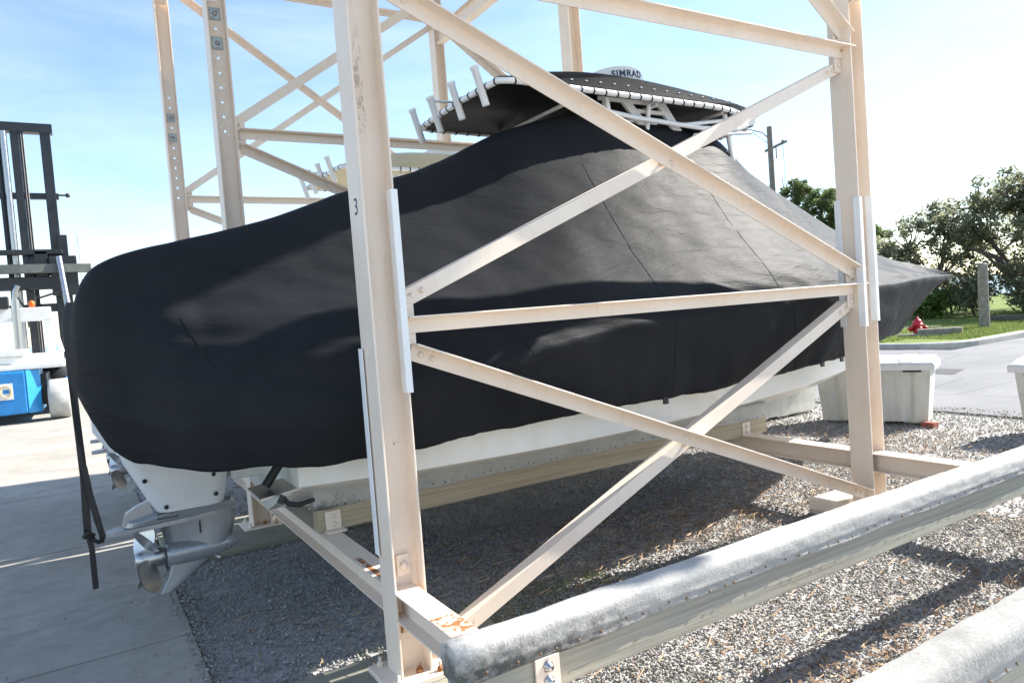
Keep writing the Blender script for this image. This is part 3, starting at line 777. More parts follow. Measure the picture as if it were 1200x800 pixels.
    for b in range(4):
        a0 = R(20+90*b); grid = []; NU, NV = 8, 9
        for i in range(NU+1):
            u = i/NU; r = .045+.165*u; row = []
            span = .86*math.sin(math.pi*(.28+.62*u))
            for j in range(NV+1):
                v = j/NV-.5; th = a0 + v*span*1.35 + .35*u; xx = .255 + v*span*r*1.05*.95 - .03*u
                row.append((xx, y+r*math.cos(th), .365+r*math.sin(th)))
            grid.append(row)
        vs = [p for row in grid for p in row]; n = NV+1
        fs = [(i*n+j, i*n+j+1, (i+1)*n+j+1, (i+1)*n+j) for i in range(NU) for j in range(NV)]
        m.add(vs, fs, 0, True)
        m.add([(p[0]-.004, p[1], p[2]) for p in vs], [f[::-1] for f in fs], 0, True)
    m.build('propeller', STAINLESS, mot, fixn=False)
    return mot
def make_boat(label, canvas, motors, group=None, letter=True):
    boat = thing('boat', label, 'boat', (4.5, CY, .45), group)
    m = MB(); secs = []
    for x in list(np.linspace(.9, 7, 36)) + list(np.linspace(7.05, 7.6, 12)):
        h = hull_half(x); xo = 0
        # transom rakes slightly
        sec = [(x + (-.06*(z-.5) if x < .95 else 0), CY-a, z) for a, z in h] + [(x + (-.06*(z-.5) if x < .95 else 0), CY+a, z) for a, z in h[::-1][1:-1]]
        secs.append(sec)
    m.loft(secs, smooth=True)
    hull = m.build('hull', GEL, boat)
    md = hull.modifiers.new('Edge', 'EDGE_SPLIT'); md.split_angle = R(28)
    for y in motors:
        mm = make_motor(boat, y)
        m = MB(); m.box((.70,y-.10,.74),(.93,y+.10,1.15)); m.box((.66,y-.14,.86),(.74,y+.14,1.12)); m.build('mounting_bracket', WHITEP, mm, bevel=.01)
    # trim tabs, actuator and fittings at the transom corner
    for s in (-1, 1):
        m = MB(); yy = CY+s*.72
        m.extrude([(.70,.765),(.93,.79),(.93,.798),(.70,.775)], (0,yy-.16,0), (0,yy+.16,0), (1,0,0), (0,0,1))
        tb = m.build('trim_tab', STAINLESS, boat)
        m = MB(); m.tube([(.76,yy,.80),(.89,yy,.97)], .024, 12); m.tube([(.885,yy,.95),(.91,yy,1.0)], .03, 12); m.build('actuator', BLACKR, tb)
        m = MB(); m.tube([(.70,yy-s*.30,.93),(.86,yy-s*.30,.95)], .022, 10); m.build('hose_fitting', BLACKR, boat)
        m = MB(); m.tube([(.80,yy+s*.2,.765),(.82,yy+s*.2,.735),(.87,yy+s*.2,.72),(.95,yy+s*.18,.725)], [.010,.014,.013,.012], 10); m.tube([(.78,yy+s*.2,.745),(.80,yy+s*.2,.78)], .018, 10); m.build('transducer', BLACKR, boat)
    # T-top
    X0, X1, HWD = 2.42, 4.98, .62
    def zt(x, d):
        u = (x-X0)/(X1-X0); cr = .03 + .26*math.sin(math.pi*min(1, u**.75)*.86)
        edge = 3.085 - .022*u - .03*max(0,u-.85)/.15
        return edge + cr*(1-min(1,abs(d)/HWD)**2.2) - (.05*max(0, .12-u)/.12)*(1-abs(d)/HWD)
    def hw(x):
        u = (x-X0)/(X1-X0); return HWD*(1 - .30*max(0,(u-.7)/.3)**2 - .05*max(0,(.05-u)/.05)**2)
    m = MB(); NX, NY = 46, 24; top = []
    for i in range(NX+1):
        x = X0+(X1-X0)*i/NX; h_ = hw(x)
        top.append([(x, CY+(-1+2*j/NY)*h_, zt(x,(-1+2*j/NY)*h_)+.004*noise.noise(Vector((x*4,j*.7,1)))) for j in range(NY+1)])
    n = NY+1; vs = [p for r_ in top for p in r_]; fs = [(i*n+j,i*n+j+1,(i+1)*n+j+1,(i+1)*n+j) for i in range(NX) for j in range(NY)]
    m.add(vs, fs, 0, True)
    # lower skin (the padded underside droops a little)
    vs2 = [(p[0], p[1], min(p[2]-.012, 3.06 + .25*(p[2]-3.06) - .02)) for p in vs]
    m.add(vs2, [f[::-1] for f in fs], 0, True)
    rim = [j for j in range(n)] + [i*n+NY for i in range(1,NX+1)] + [NX*n+j for j in range(NY-1,-1,-1)] + [i*n for i in range(NX-1,0,-1)]
    N0 = len(rim); m.add([vs[i] for i in rim]+[vs2[i] for i in rim], [(i,(i+1) % N0,N0+(i+1) % N0,N0+i) for i in range(N0)])
    can = m.build('t_top_canvas', canvas, boat, fixn=True)
    # snap fasteners along the sides
    m = MB()
    for s in (-1,1):
        for x in np.arange(X0+.6, X1-.1, .125):
            m = MB(); d = s*(hw(x)-.06); m.lathe([(0,.0),(.009,.0),(.009,.006),(0,.008)], (x, CY+d, zt(x,d)+.003), (0,.35*s,1), 8); m.build('snap_fastener', PVC, can)
    # rim pipe
    rp = []
    for a in np.linspace(0,1,30): rp.append((X0+(X1-X0)*a, CY-hw(X0+(X1-X0)*a), 0))
    for a in np.linspace(-1,1,10)[1:-1]: rp.append((X1+.10*(1-a*a), CY+hw(X1)*a, 0))
    for a in np.linspace(1,0,30): rp.append((X0+(X1-X0)*a, CY+hw(X0+(X1-X0)*a), 0))
    for a in np.linspace(1,-1,10)[1:-1]: rp.append((X0-.03*(1-a*a), CY+hw(X0)*a, 0))
    rp = [Vector((x, y, zt(min(max(x,X0),X1), HWD)-.028)) for x, y, z in rp]
    m = MB(); m.tube(rp, .021, 10, closed=True); fr = m.build('t_top_frame', PVC, boat)
    m = MB(); acc = 0
    for i in range(len(rp)):
        a, b = rp[i], rp[(i+1) % len(rp)]; L = (b-a).length; q = -acc
        while q + .105 < L:
            q += .105; c = a+(b-a)*(q/L); d = (b-a).normalized(); m = MB()
            m.lathe([(.0215,-.006),(.0245,-.006),(.0245,.006),(.0215,.006)], c, d, 10); m.build('lacing_tie', BLACKR, fr)
        acc = L-q
    # under-frame: rails, struts, legs
    m = MB()
    for s in (-1,1):
        y = CY+s*.52
        rail = [(3.0,y,2.99),(3.6,y,2.93),(4.3,y,2.90),(4.7,y,2.92),(4.9,y,3.0)]
        m.tube(rail, .019, 8)
        m.tube([(3.35,y,3.05),(3.45,y-s*.06,2.5)], .019, 8)
        m.tube([(3.75,y,3.04),(3.78,y-s*.1,2.72)], .017, 8)
        m.tube([(4.55,y,3.03),(4.75,y-s*.1,2.55)], .019, 8)
        m.tube([(4.0,y,2.90),(4.9,y,3.03)], .015, 8); m.tube([(4.2,y,2.84),(4.85,y,2.9)], .015, 8)
        m.tube([(4.15,y,2.76),(4.9,y,3.0)], .013, 8)
        for xx, zl in ((3.35,1.5),(4.75,1.5)): m.tube([(xx+.05,y-s*.06,2.55),(xx+.1,y-s*.2,zl)], .02, 8)
    for xx in (3.1, 3.8, 4.5, 4.9): m.tube([(xx,CY-.55,3.03),(xx,CY+.55,3.03)], .016, 8)
    m.build('support_frame', PVC, fr)
    # electronics box: open white frame of flat plates
    m = MB(); y = CY-.46
    for (xa, xb, za, zb) in ((3.50,3.64,3.09,2.90),(3.86,3.98,3.09,2.88)):
        m.extrude([(xa,za),(xa+.09,za),(xb+.09+.05,zb),(xb+.05,zb)], (0,y-.012,0), (0,y+.012,0), (1,0,0), (0,0,1))
    m.box((3.32,y-.011,3.05),(3.94,y+.009,3.085)); m.box((3.66,y-.0105,2.985),(3.95,y+.0095,3.015)); m.box((3.36,y-.0105,2.86),(3.40,y+.0095,3.05)); m.box((3.3,y+.02,2.9),(3.9,y+.3,2.94))
    m.build('electronics_box', PVC, fr, bevel=.004)
    for yy in (4.055, 4.39, 4.73, 5.05):
        m = MB(); d = Vector((.07,0,-.245)); a = Vector((2.33,yy,3.185)); d.normalize(); L = .26
        prof = [(.0,.0),(.028,.0),(.031,.004),(.031,.02),(.025,.026),(.025,L-.004),(.023,L),(.0,L)]
        m.lathe(prof, a, d, 16); m.build('rod_holder', PVC, can)
    m = MB(); m.tube([(2.36,4.74,3.16),(2.75,4.80,3.19)], .010, 8); m.lathe([(0,0),(.018,0),(.018,.03),(0,.03)], (2.345,4.74,3.155), (1,.15,.05), 10); m.build('light_stem', PVC, can)
    # radar dome
    m = MB(); cx, cy, z0 = 3.88, 4.5, 3.265; r = .27
    m.lathe([(.0,0),(.21,0),(.228,.02),(.235,.05),(.233,.11),(.222,.145),(.19,.17),(.13,.186),(.0,.194)], (cx,cy,z0), (0,0,1), 40)
    dome = m.build('radar_dome', COWLW, boat)
    if letter:
        cu = bpy.data.curves.new('lettering', 'FONT'); cu.body = 'SIMRAD'; cu.size = .072; cu.extrude = .001; cu.align_x = 'CENTER'; cu.space_character = 1.12; cu.offset = .0022
        to = bpy.data.objects.new('tmp', cu); COL.objects.link(to); bpy.context.view_layer.update()
        me = bpy.data.meshes.new_from_object(to.evaluated_get(bpy.context.evaluated_depsgraph_get())); bpy.data.objects.remove(to)
        base = math.atan2(-cy, -cx) + .50   # faces the camera side of the dome
        for v in me.vertices:
            a = base + v.co.x/.235; rr = .2355+v.co.z; zz = .078+v.co.y
            if zz > .11: rr -= (zz-.11)*.25
            P = Vector((cx+rr*math.cos(a), cy+rr*math.sin(a), z0+zz)) - boat.location
            v.co = P
        lt = bpy.data.objects.new('lettering', me); COL.objects.link(lt); lt.parent = dome; me.materials.append(INK)
    return boat
boat = make_boat('white centre console boat under a black cover on the rack', CANVTOP, [4.5])
boat2 = make_boat('white twin engine boat with a tan hardtop in the bay behind', CANVTAN, [4.1, 4.9], letter=False)
boat2.location += Vector((-.02, 3.08, .10))

# ------------------------------------------------------------------ boat cover
CX  = [-.02, .04, .12, .22, .45, .75, 1.05, 1.45, 2.0, 2.7, 3.5, 4.3, 5.2, 6.0, 6.8, 7.35, 7.9, 8.45, 8.84]
C_HH= [ .16, .25, .33, .43, .76,1.04, 1.15, 1.20,1.20,1.23,1.23,1.19,1.04, .80, .44, .17,.07,.02,.006]   # hem half breadth
C_HZ= [1.33,1.17,1.04, .965,.955,.945,.925, .955,.975,.985,.99,1.02,1.06,1.08,1.07,1.04,1.27,1.50,1.60]
C_GH= [ .20, .30, .40, .50, .82,1.10,1.24, 1.30,1.34,1.35,1.35,1.33,1.23,1.06, .80, .60,.38,.16,.02]     # gunwale
C_GZ= [1.42,1.36,1.30,1.26,1.22,1.21,1.22, 1.28,1.37,1.46,1.50,1.53,1.56,1.585,1.605,1.612,1.617,1.622,1.63]
C_RH= [ .14, .22, .28, .30, .32, .32, .32, .32, .33, .36, .40, .40, .24, .14, .10, .07,.05,.03,.004]      # ridge
C_RZ= [1.72,1.89,1.975,2.02,2.075,2.14,2.22, 2.36,2.53,2.83,2.98,2.93,2.62,2.33,2.05,1.88,1.79,1.70,1.635]
def cover_section(x, K=72):
    f = lambda ys: float(smooth_interp(CX, ys, x))
    hh, hz_, gh, gz, rh, rz = map(f, (C_HH, C_HZ, C_GH, C_GZ, C_RH, C_RZ))
    st = max(0, min(1, (.55-x)/.5))                # stern: rounder
    s2 = max(0, min(1, (2.1-x)/1.0))
    P = [(hh, hz_), (hh+(gh-hh)*.45, hz_+(gz-hz_)*(.40-.05*s2)), (hh+(gh-hh)*(.82-.08*s2), hz_+(gz-hz_)*(.78-.16*s2)), (hh+(gh-hh)*(.98-.05*s2), gz-.04-.02*s2), (gh-.012*s2, gz), (gh-(gh-rh)*(.03+.05*s2), gz+(rz-gz)*(.03+.15*s2))]
    sag = .05*(1-st)
    up_ = [(gh-(gh-rh)*(.10+.07*s2), gz+(rz-gz)*(.11+.20*s2+.06*st)), (gh-(gh-rh)*(.33+.05*s2), gz+(rz-gz)*(.33+.16*s2+.12*st)-sag*.6), (gh-(gh-rh)*.66, gz+(rz-gz)*(.66+.19*st)-sag), (rh, rz)]
    P += up_; P += [(rh*.5, rz+.014*min(1,rh*4)), (0, rz+.018*min(1,rh*4))]
    P = np.array(P); seg = np.linalg.norm(np.diff(P,axis=0),axis=1)+1e-6; t = np.concatenate([[0],np.cumsum(np.sqrt(seg))]); t /= t[-1]
    u = np.linspace(0,1,K+1)
    # Catmull-Rom through P
    out = []
    for q in u:
        i = min(len(P)-2, max(0, np.searchsorted(t, q)-1)); h = t[i+1]-t[i]; s = (q-t[i])/h
        m0 = (P[i+1]-P[max(i-1,0)])/(t[i+1]-t[max(i-1,0)]); j = min(i+2,len(P)-1); m1 = (P[j]-P[i])/(t[j]-t[i])
        out.append((2*s**3-3*s**2+1)*P[i]+(s**3-2*s**2+s)*h*m0+(-2*s**3+3*s**2)*P[i+1]+(s**3-s**2)*h*m1)
    return np.array(out)
def ridged(v): return 1-abs(noise.noise(v))*2
xsC = np.concatenate([np.linspace(-.02,.3,14), np.linspace(.32,1.5,44), np.linspace(1.53,7.2,150), np.linspace(7.24,8.84,36)])
K = 84; G_ = np.zeros((len(xsC), 2*K+1, 3))
for i, x in enumerate(xsC):
    h = cover_section(x, K)
    for k in range(K+1):
        G_[i,k] = (x, CY-h[k,0], h[k,1]); G_[i,2*K-k] = (x, CY+h[k,0], h[k,1])
# normals
dU = np.gradient(G_, axis=0); dV = np.gradient(G_, axis=1); Nn = np.cross(dU, dV); Nn /= np.linalg.norm(Nn,axis=2)[:,:,None]+1e-9
if Nn[80,20,1] > 0: Nn = -Nn
def fold(x, y, z, k):
    s = 0.
    u = k/K if k <= K else (2*K-k)/K; side = 1 if k <= K else 2
    # long soft draping folds, running from the console peaks down and aft
    s += .015*noise.noise(Vector((x*.9+z*.9, z*2.6-x*.25, side*3.1)))
    s += .011*ridged(Vector((x*1.7-z*.9, z*6.5+x*1.6, side*5.7)))*max(0,1-abs(u-.35)*1.6)
    s += .005*noise.noise(Vector((x*5.5, z*9.5+x*2.4, side)))
    # vertical gathers near the hem
    hem = max(0., 1-u/.30)*min(1., max(.12, (7.0-x)/1.5))
    s += hem*(.018*noise.noise(Vector((x*5.5+z*.6, z*.9, side*9))) + .005*noise.noise(Vector((x*14, z*1.6, side*4))))
    # horizontal creases low on the aft quarter
    q = math.exp(-((x-.95)/.75)**2-((z-1.48)/.17)**2)
    s += q*.010*ridged(Vector((x*1.1, z*11+x*.9, side*2)))
    # tension lines by the bow quarter
    b = math.exp(-((x-5.0)/.55)**2-((z-1.25)/.22)**2)
    s += b*.030*ridged(Vector((x*2.2+z*2.8, z*1.4-x*.8, side*7)))
    return s
for i in range(len(xsC)):
    for k in range(2*K+1):
        x, y, z = G_[i,k]; tp = min(1., max(.15, (8.9-x)/1.2))*min(1., .35+(x+.05)/.6)
        G_[i,k] += Nn[i,k]*fold(x, y, z, k)*tp
    for k in (0, 2*K):
        G_[i,k,2] += .020*noise.noise(Vector((xsC[i]*3.1, k, 0))) + .006*noise.noise(Vector((xsC[i]*13, k, 0)))
m = MB(); n = 2*K+1
fs = [(i*n+j, i*n+j+1, (i+1)*n+j+1, (i+1)*n+j) for i in range(len(xsC)-1) for j in range(2*K)]
m.add(G_.reshape(-1,3).tolist(), fs, 0, True)
m.add(G_[0].tolist(), [tuple(range(n))], 0, True)
# hem turned in under the boat
hem_in = G_.copy()[:, [0, 2*K]]
for side, k in ((0,0),(1,2*K)):
    a = G_[:,k]; b = a.copy(); b[:,1] += (CY-b[:,1])*.07; b[:,2] += .012
    m.add(np.concatenate([a,b]).tolist(), [(i,i+1,len(a)+i+1,len(a)+i) for i in range(len(a)-1)], 0, True)
cover = thing('boat_cover', 'taut black canvas cover draped over the whole near boat', 'boat cover', (4.0, CY, .9))
shell = m.build('canvas_shell', CANVAS, cover, merge=True, fixn=True)
def seam(x_top, x_bot, k0, k1, side=0):
    m = MB(); pts = []
    for k in range(k0, k1+1, 2):
        t = (k-k0)/(k1-k0); xx = x_bot+(x_top-x_bot)*t; i = int(np.argmin(abs(xsC-xx)))
        j = min(max(i,1),len(xsC)-2); kk = k if side == 0 else 2*K-k
        a, b = (j, j+1) if xsC[j] <= xx else (j-1, j); f_ = (xx-xsC[a])/(xsC[b]-xsC[a])
        pts.append(G_[a,kk]*(1-f_)+G_[b,kk]*f_ + Nn[j,kk]*.0012)
    m.tube(pts, .0012, 5); m.build('seam', CANVAS, cover)
def seam_z(xt, zt_, xb, zb_):
    def k_of(x, z):
        i = int(np.argmin(abs(xsC-x))); return int(np.argmin(abs(G_[i,:K+1,2]-z)))
    seam(xt, xb, k_of(xb, zb_), k_of(xt, zt_))
seam_z(.45, 1.70, .56, 1.40); seam_z(3.02, 2.55, 3.10, .98); seam_z(4.05, 2.7, 4.10, 1.60); seam_z(4.10, 1.58, 4.36, 1.03); seam_z(1.95, 1.62, 2.16, .98); seam_z(8.2, 1.72, 8.3, 1.45)
# little hem tabs
for x in (1.32, 2.55, 3.05, 3.9, 4.72, 5.05):
    m = MB()
    i = int(np.argmin(abs(xsC-x))); p = G_[i,0]
    m.box((x-.018,p[1]-.006,p[2]-.03),(x+.018,p[1]+.006,p[2]+.012)); m.build('hem_buckle', BLACKR, cover)
# strap hanging at the stern
def ribbon(pts, w, th=.003, tw=None):
    m = MB(); secs = []
    for i, p in enumerate(pts):
        p = Vector(p); a = tw[i] if tw else 0; e = Vector((math.cos(a), math.sin(a), 0))*w/2; nn = Vector((-math.sin(a), math.cos(a), 0))*th/2
        secs.append([p-e-nn, p+e-nn, p+e+nn, p-e+nn])
    m.loft(secs, smooth=False); return m
m = ribbon([(-.01,4.08,1.80),(-.035,4.06,1.70),(-.035,4.05,1.5),(-.03,4.05,1.2),(-.025,4.05,.95),(-.03,4.05,.80),(-.033,4.05,.665)], .034, .004, [.2,.3,.2,.5,.2,.1,.3])
m2 = ribbon([(-.022,4.046,1.0),(-.008,4.045,.86),(.012,4.045,.74),(.028,4.045,.645),(.018,4.045,.615),(-.015,4.046,.64),(-.036,4.045,.70)], .030, .004, [.2,.3,.1,.6,.5,.3,.4])
m.v += m2.v and []; b0 = len(m.v); m.add(m2.v, m2.f)
m3 = ribbon([(-.03,4.04,.665),(-.022,4.04,.60),(-.022,4.04,.50),(-.022,4.04,.40)], .026, .004, [.2,.4,.3,.3]); m.add(m3.v, m3.f)
m.tube([(-.05,4.04,.66),(-.03,4.03,.685),(-.012,4.04,.665),(-.03,4.05,.635)], .013, 8)
m.build('strap', BLACKR, cover)

# other boats of the same kind on the rack level overhead (they shade the near one)
for dx, yc, dz, sy, rot in ((1.2, 4.42, 5.1, 1.0, 0), (7.9, 1.2, 5.1, .95, math.pi), (4.2, 7.25, 6.2, 1.3, 0)):
    for src, nm in ((boat, 'white boat stored out of view on the upper rack level'), (cover, 'black canvas cover on a boat of the upper rack level')):
        c = copy_tree(src); L = src.location
        c.location = Vector((dx+L.x if not rot else dx-L.x, yc, L.z+dz)); c.scale = (1, sy, 1); c.rotation_euler.z = rot; c['label'] = nm
        c['group'] = 'boats of the upper rack level' if src is boat else 'covers of the upper rack level'

# ------------------------------------------------------------------ forklift
fk = thing('marina_forklift', 'blue and white marina forklift with tall black mast', 'forklift', (-1.55, 19.5, 0))
def fb(name, mat, boxes, parent=fk, bevel=.015, tubes=(), label=None):
    m = MB()
    for b in boxes: m.box(*b)
    for t_ in tubes: m.tube(*t_)
    return m.build(name, mat, parent, bevel=bevel, seg=2, label=label)
fb('counterweight', BLUE, [((-2.15,18.2,.2),(-.97,20.2,1.11))], bevel=.04)
m = MB(); m.add([(-.97,18.2,.2),(-.73,18.36,.2),(-.73,20.2,.2),(-.97,20.2,.2),(-.97,18.2,1.11),(-.73,18.36,1.11),(-.73,20.2,1.11),(-.97,20.2,1.11)],
                [(3,2,1,0),(4,5,6,7),(0,1,5,4),(1,2,6,5),(2,3,7,6),(3,0,4,7)]); m.build('counterweight_corner', BLUEL, fk, bevel=.01)
fb('chassis', BLACKP, [((-2.9,18.75,.32),(-.62,23,.98))]); fb('side_skirt', BLUE, [((-.30,20.0,.3),(.02,22.4,.8)),((-3.1,20,.3),(-2.85,22.4,.8))])
fb('deck', WHITEP, [((-3.0,18.25,1.12),(-.24,22.8,1.24)),((-2.9,18.5,1.24),(-.3,22.6,1.42))], bevel=.03)
fb('engine_hood', WHITEP, [((-2.4,18.4,1.42),(-.95,20.4,1.56))], bevel=.03)
fb('guard_frame', WHITEP, [((-2.65,19.0,2.16),(-.42,19.12,2.46)),((-.56,19.0,1.42),(-.42,19.12,2.16)),((-2.65,19,1.42),(-2.5,19.12,2.16))], bevel=.02, tubes=[([(-.46,19.06,2.3),(-.30,20.2,1.44)],.05,8)])
fb('exhaust_stack', CHROME, [], tubes=[([(-1.06,18.55,1.4),(-1.04,18.55,2.62)],.075,14),([(-1.04,18.55,2.6),(-1.03,18.55,2.78),(-.96,18.55,2.92)],.05,10)], bevel=0)
fb('air_cleaner', BLACKP, [((-1.4,18.9,2.46),(-1.18,19.2,2.72))])
m = MB(); m.lathe([(0,0),(.06,0),(.06,.10),(.04,.14),(0,.15)], (-.76,18.9,2.46), n=14); m.build('beacon', ORANGE, fk)
for x0 in (-.62, -2.9):
    m = MB(); m.lathe([(.0,0),(.25,0),(.40,.01),(.43,.05),(.43,.37),(.40,.41),(.25,.42),(.0,.40)], (x0,18.55,.43), (1,0,0), 28)
    wl = m.build('wheel', GREYTYRE, fk); m = MB(); m.lathe([(0,0),(.22,0),(.22,.03),(.1,.04),(0,.06)], (x0+.41,18.55,.43), (1,0,0), 20); m.build('rim', WHITEP, wl)
for x0 in (-.8, -3.1):
    m = MB(); m.lathe([(.0,0),(.4,0),(.66,.02),(.70,.08),(.70,.52),(.66,.58),(.4,.6),(0,.58)], (x0,22.0,.7), (1,0,0), 28); m.build('wheel', BLACKR, fk)
# mast (leans back a touch)
mY = 22.9
def mz(x0, x1, z0, z1, y=mY, d=.2, lean=-.012): return [(x0,y,z0),(x1,y+d,z1)]
sc_ = mY/20.5
m = MB()
for xa, xb in ((-.36,-.12),(-2.98,-2.74),(-1.36,-1.24),(-1.02,-.84),(-.83,-.74)):
    m.box((xa,mY,.6),(xb,mY+.25,7.45 if xa in (-.36,-2.98) else 7.3))
m.box((-.20,mY-.05,.6),(.03,mY+.3,4.55)); m.box((-3.14,mY-.05,.6),(-2.9,mY+.3,4.55)); m.box((-2.98,mY-.02,7.28),(-.06,mY+.28,7.52)); m.box((-2.98,mY+.04,5.52),(-.06,mY+.2,5.68)); m.box((-2.98,mY+.04,2.5),(-.1,mY+.2,2.72))
for k in range(4): m.tube([(-.78+.05*k-.6*(k > 1),mY-.06,1.2),(-.78+.05*k-.6*(k > 1),mY-.06,7.2)], .016, 6)
mast = m.build('mast', BLACKP, fk, bevel=.02)
for cx_ in (-.62, -2.45):
    m = MB(); m.lathe([(0,0),(.20,0),(.34,.02),(.36,.06),(.34,.10),(0,.12)], (cx_,mY-.25,3.75), (0,1,0), 24); m.build('sheave', BLACKP, mast)
m = MB(); m.tube([(-1.16,mY-.09,1.5),(-1.16,mY-.09,7.25)], .075, 12); m.build('lift_cylinder', CHROME, mast)
m = MB(); m.tube([(-.10,mY-.1,5.6),(.12,mY-.1,5.6)], .025, 8); m.lathe([(0,0),(.06,0),(.06,.09),(0,.1)], (.10,mY-.1,5.6), (1,0,0), 10); m.build('work_lamp', BLACKP, mast)
m = MB()
for k in range(12):
    a = -3.3+k*3.5/11; b = -3.3+(k+1)*3.5/11; f_ = lambda q: -.22*math.sin(math.pi*(q+3.3)/3.5)
    m.add([(a,mY-.5+f_(a),3.50),(b,mY-.5+f_(b),3.50),(b,mY-.5+f_(b),3.72),(a,mY-.5+f_(a),3.72),(a,mY-.2+f_(a),3.50),(b,mY-.2+f_(b),3.50),(b,mY-.2+f_(b),3.72),(a,mY-.2+f_(a),3.72)],
          [(0,1,2,3),(7,6,5,4),(3,2,6,7),(4,5,1,0)])
m.build('carriage_beam', paint('grey_carriage_paint', (.10,.11,.10), .5, .2), mast)
m = MB(); m.box((-3.2,mY-.35,3.08),(.1,mY-.1,3.42)); m.box((-.42,mY-.4,2.9),(.2,mY-.2,3.95)); m.box((-3.2,mY-.3,4.0),(-.1,mY-.16,4.14)); m.box((-.75,mY-.3,3.4),(-.45,mY-.16,4.1)); m.box((-2.6,mY-.3,3.4),(-2.3,mY-.16,4.1))
m.build('carriage', BLACKP, mast, bevel=.02)
m = MB(); m.tube([(-.20,mY-.6,3.9),(-.02,mY-1.2,1.4)], .075, 12); m.build('tilt_cylinder', CHROME, mast)
m = MB(); m.tube([(-1.0,mY-.45,3.1),(-.7,mY-.6,2.85),(-.4,mY-.55,2.95),(-.05,mY-.5,3.05)], .03, 8); m.tube([(-1.3,mY-.45,3.1),(-1.05,mY-.6,2.6),(-1.0,mY-.5,2.1)], .025, 8); m.build('hydraulic_hose', BLACKR, mast)
m = MB(); m.box((-1.46,18.19,.53),(-1.21,18.196,.87)); lg = m.build('emblem_plate', WHITEP, fk)
m = MB(); m.tube([(-1.335+.095*math.cos(a),18.186,.70+.12*math.sin(a)) for a in np.linspace(0,2*math.pi,24,endpoint=False)], .015, 6, closed=True); m.build('emblem_ring', YELLOWP, lg)
m = MB(); m.box((-1.39,18.184,.66),(-1.28,18.189,.74)); m.build('emblem_centre', BLUE, lg)

# ------------------------------------------------------------------ dock boxes, hydrant, posts
def dock_box(x0, x1, y0, y1, hgt, label, ribs=3, long_y=True):
    t = thing('dock_box', label, 'dock box', ((x0+x1)/2,(y0+y1)/2,-.02), 'white fibreglass dock boxes')
    m = MB(); secs = []
    def outline(ins, z):
        out = []; X0_, X1_, Y0_, Y1_ = x0+ins, x1-ins, y0+ins, y1-ins; rr = .05
        def rib(s, L): # shallow vertical flutes
            v = 0
            for c in np.linspace(.5/ribs, 1-.5/ribs, ribs): v += math.exp(-((s-c)/.030)**2)
            return .03*v
        for k in range(n): s = k/n; out.append((X0_+(X1_-X0_)*s, Y0_, z))
        for k in range(n): s = k/n; out.append((X1_, Y0_+(Y1_-Y0_)*s, z))
        for k in range(n): s = k/n; out.append((X1_-(X1_-X0_)*s, Y1_, z))
        for k in range(n): s = k/n; out.append((X0_+rib(s,1)*(1 if .1 < s < .9 else 0), Y1_-(Y1_-Y0_)*s, z))
        return out
    for z, ins in ((.0,.075),(.02,.06),(.12,.055),(hgt*.6,.03),(hgt-.03,.012),(hgt,.0)): secs.append(outline(ins, z-.0))
    # notches along the bottom
    s0 = []
    for p in secs[0]:
        q = 2*math.pi*(p[1]+p[0])/.42; s0.append((p[0], p[1], .0 if math.sin(q) > -.2 else .028))
    secs[0] = s0
    m.loft(secs, smooth=False); m.build('bin_body', BIN, t)
    m = MB(); secs = []; o_ = .035; d = (x1-x0)
    for z, ins in ((hgt-.03,-o_),(hgt+.03,-o_-.004),(hgt+.05,-o_+.012)):
        secs.append([(x0+ins,y0+ins,z),(x1-ins,y0+ins,z),(x1-ins,y1-ins,z),(x0+ins,y1-ins,z)])
    m.loft(secs, smooth=False)
    a, b = x0-o_+.03, x1+o_-.03
    hp = [(a,hgt+.045),(a+d*.18,hgt+.09),(a+d*.5,hgt+.115),(b-d*.18,hgt+.10),(b,hgt+.045)]
    m.extrude(hp, (0,y0-.01,0), (0,y1+.01,0), (1,0,0), (0,0,1))
    for c in (.2,.5,.8):
        yy = y0+(y1-y0)*c; m.extrude([(p,q+.006) for p,q in hp], (0,yy-.07,0), (0,yy+.07,0), (1,0,0), (0,0,1))
    m.build('lid', BINLID, t, bevel=.012, seg=2)
    m = MB(); m.box((x0-.006,y0+.1,hgt-.055),(x0+.02,y0+.28,hgt-.035)); m.box((x0-.006,y1-.3,hgt-.055),(x0+.02,y1-.1,hgt-.035)); m.build('latch', BLACKR, t)
    return t
dock_box(7.68, 8.18, 4.34, 5.56, .64, 'long stained white dock box behind the right column').rotation_euler.z = R(22)
dock_box(7.93, 8.60, 2.25, 3.50, .64, 'clean white dock box cut off by the right edge')
dock_box(7.05, 8.25, 5.90, 6.60, .62, 'white dock box half hidden behind the bow')
m = MB(); m.box((7.86,4.26,-.03),(7.96,4.40,.035)); tag(m.build('brick', BRICK, bevel=.004), 'red brick under the corner of the stained dock box', 'brick')
hy = thing('fire_hydrant', 'red fire hydrant on the grass verge', 'hydrant', (19.2,10.7,.1))
m = MB(); m.lathe([(0,0),(.17,0),(.17,.04),(.115,.045),(.115,.28),(.15,.285),(.15,.325),(.12,.33),(.115,.38),(.08,.44),(.03,.465),(.03,.51),(0,.512)], (19.2,10.7,.10), n=20); m.build('barrel', RED, hy)
for d in ((-.7,-.7,0),(.7,-.7,0),(-.75,.6,0)):
    m = MB(); m.lathe([(0,.08),(.06,.08),(.06,.16),(.075,.165),(.075,.21),(.03,.22),(.03,.25),(0,.25)], (19.2,10.7,.30), d, 12); m.build('outlet_cap', RED, hy)
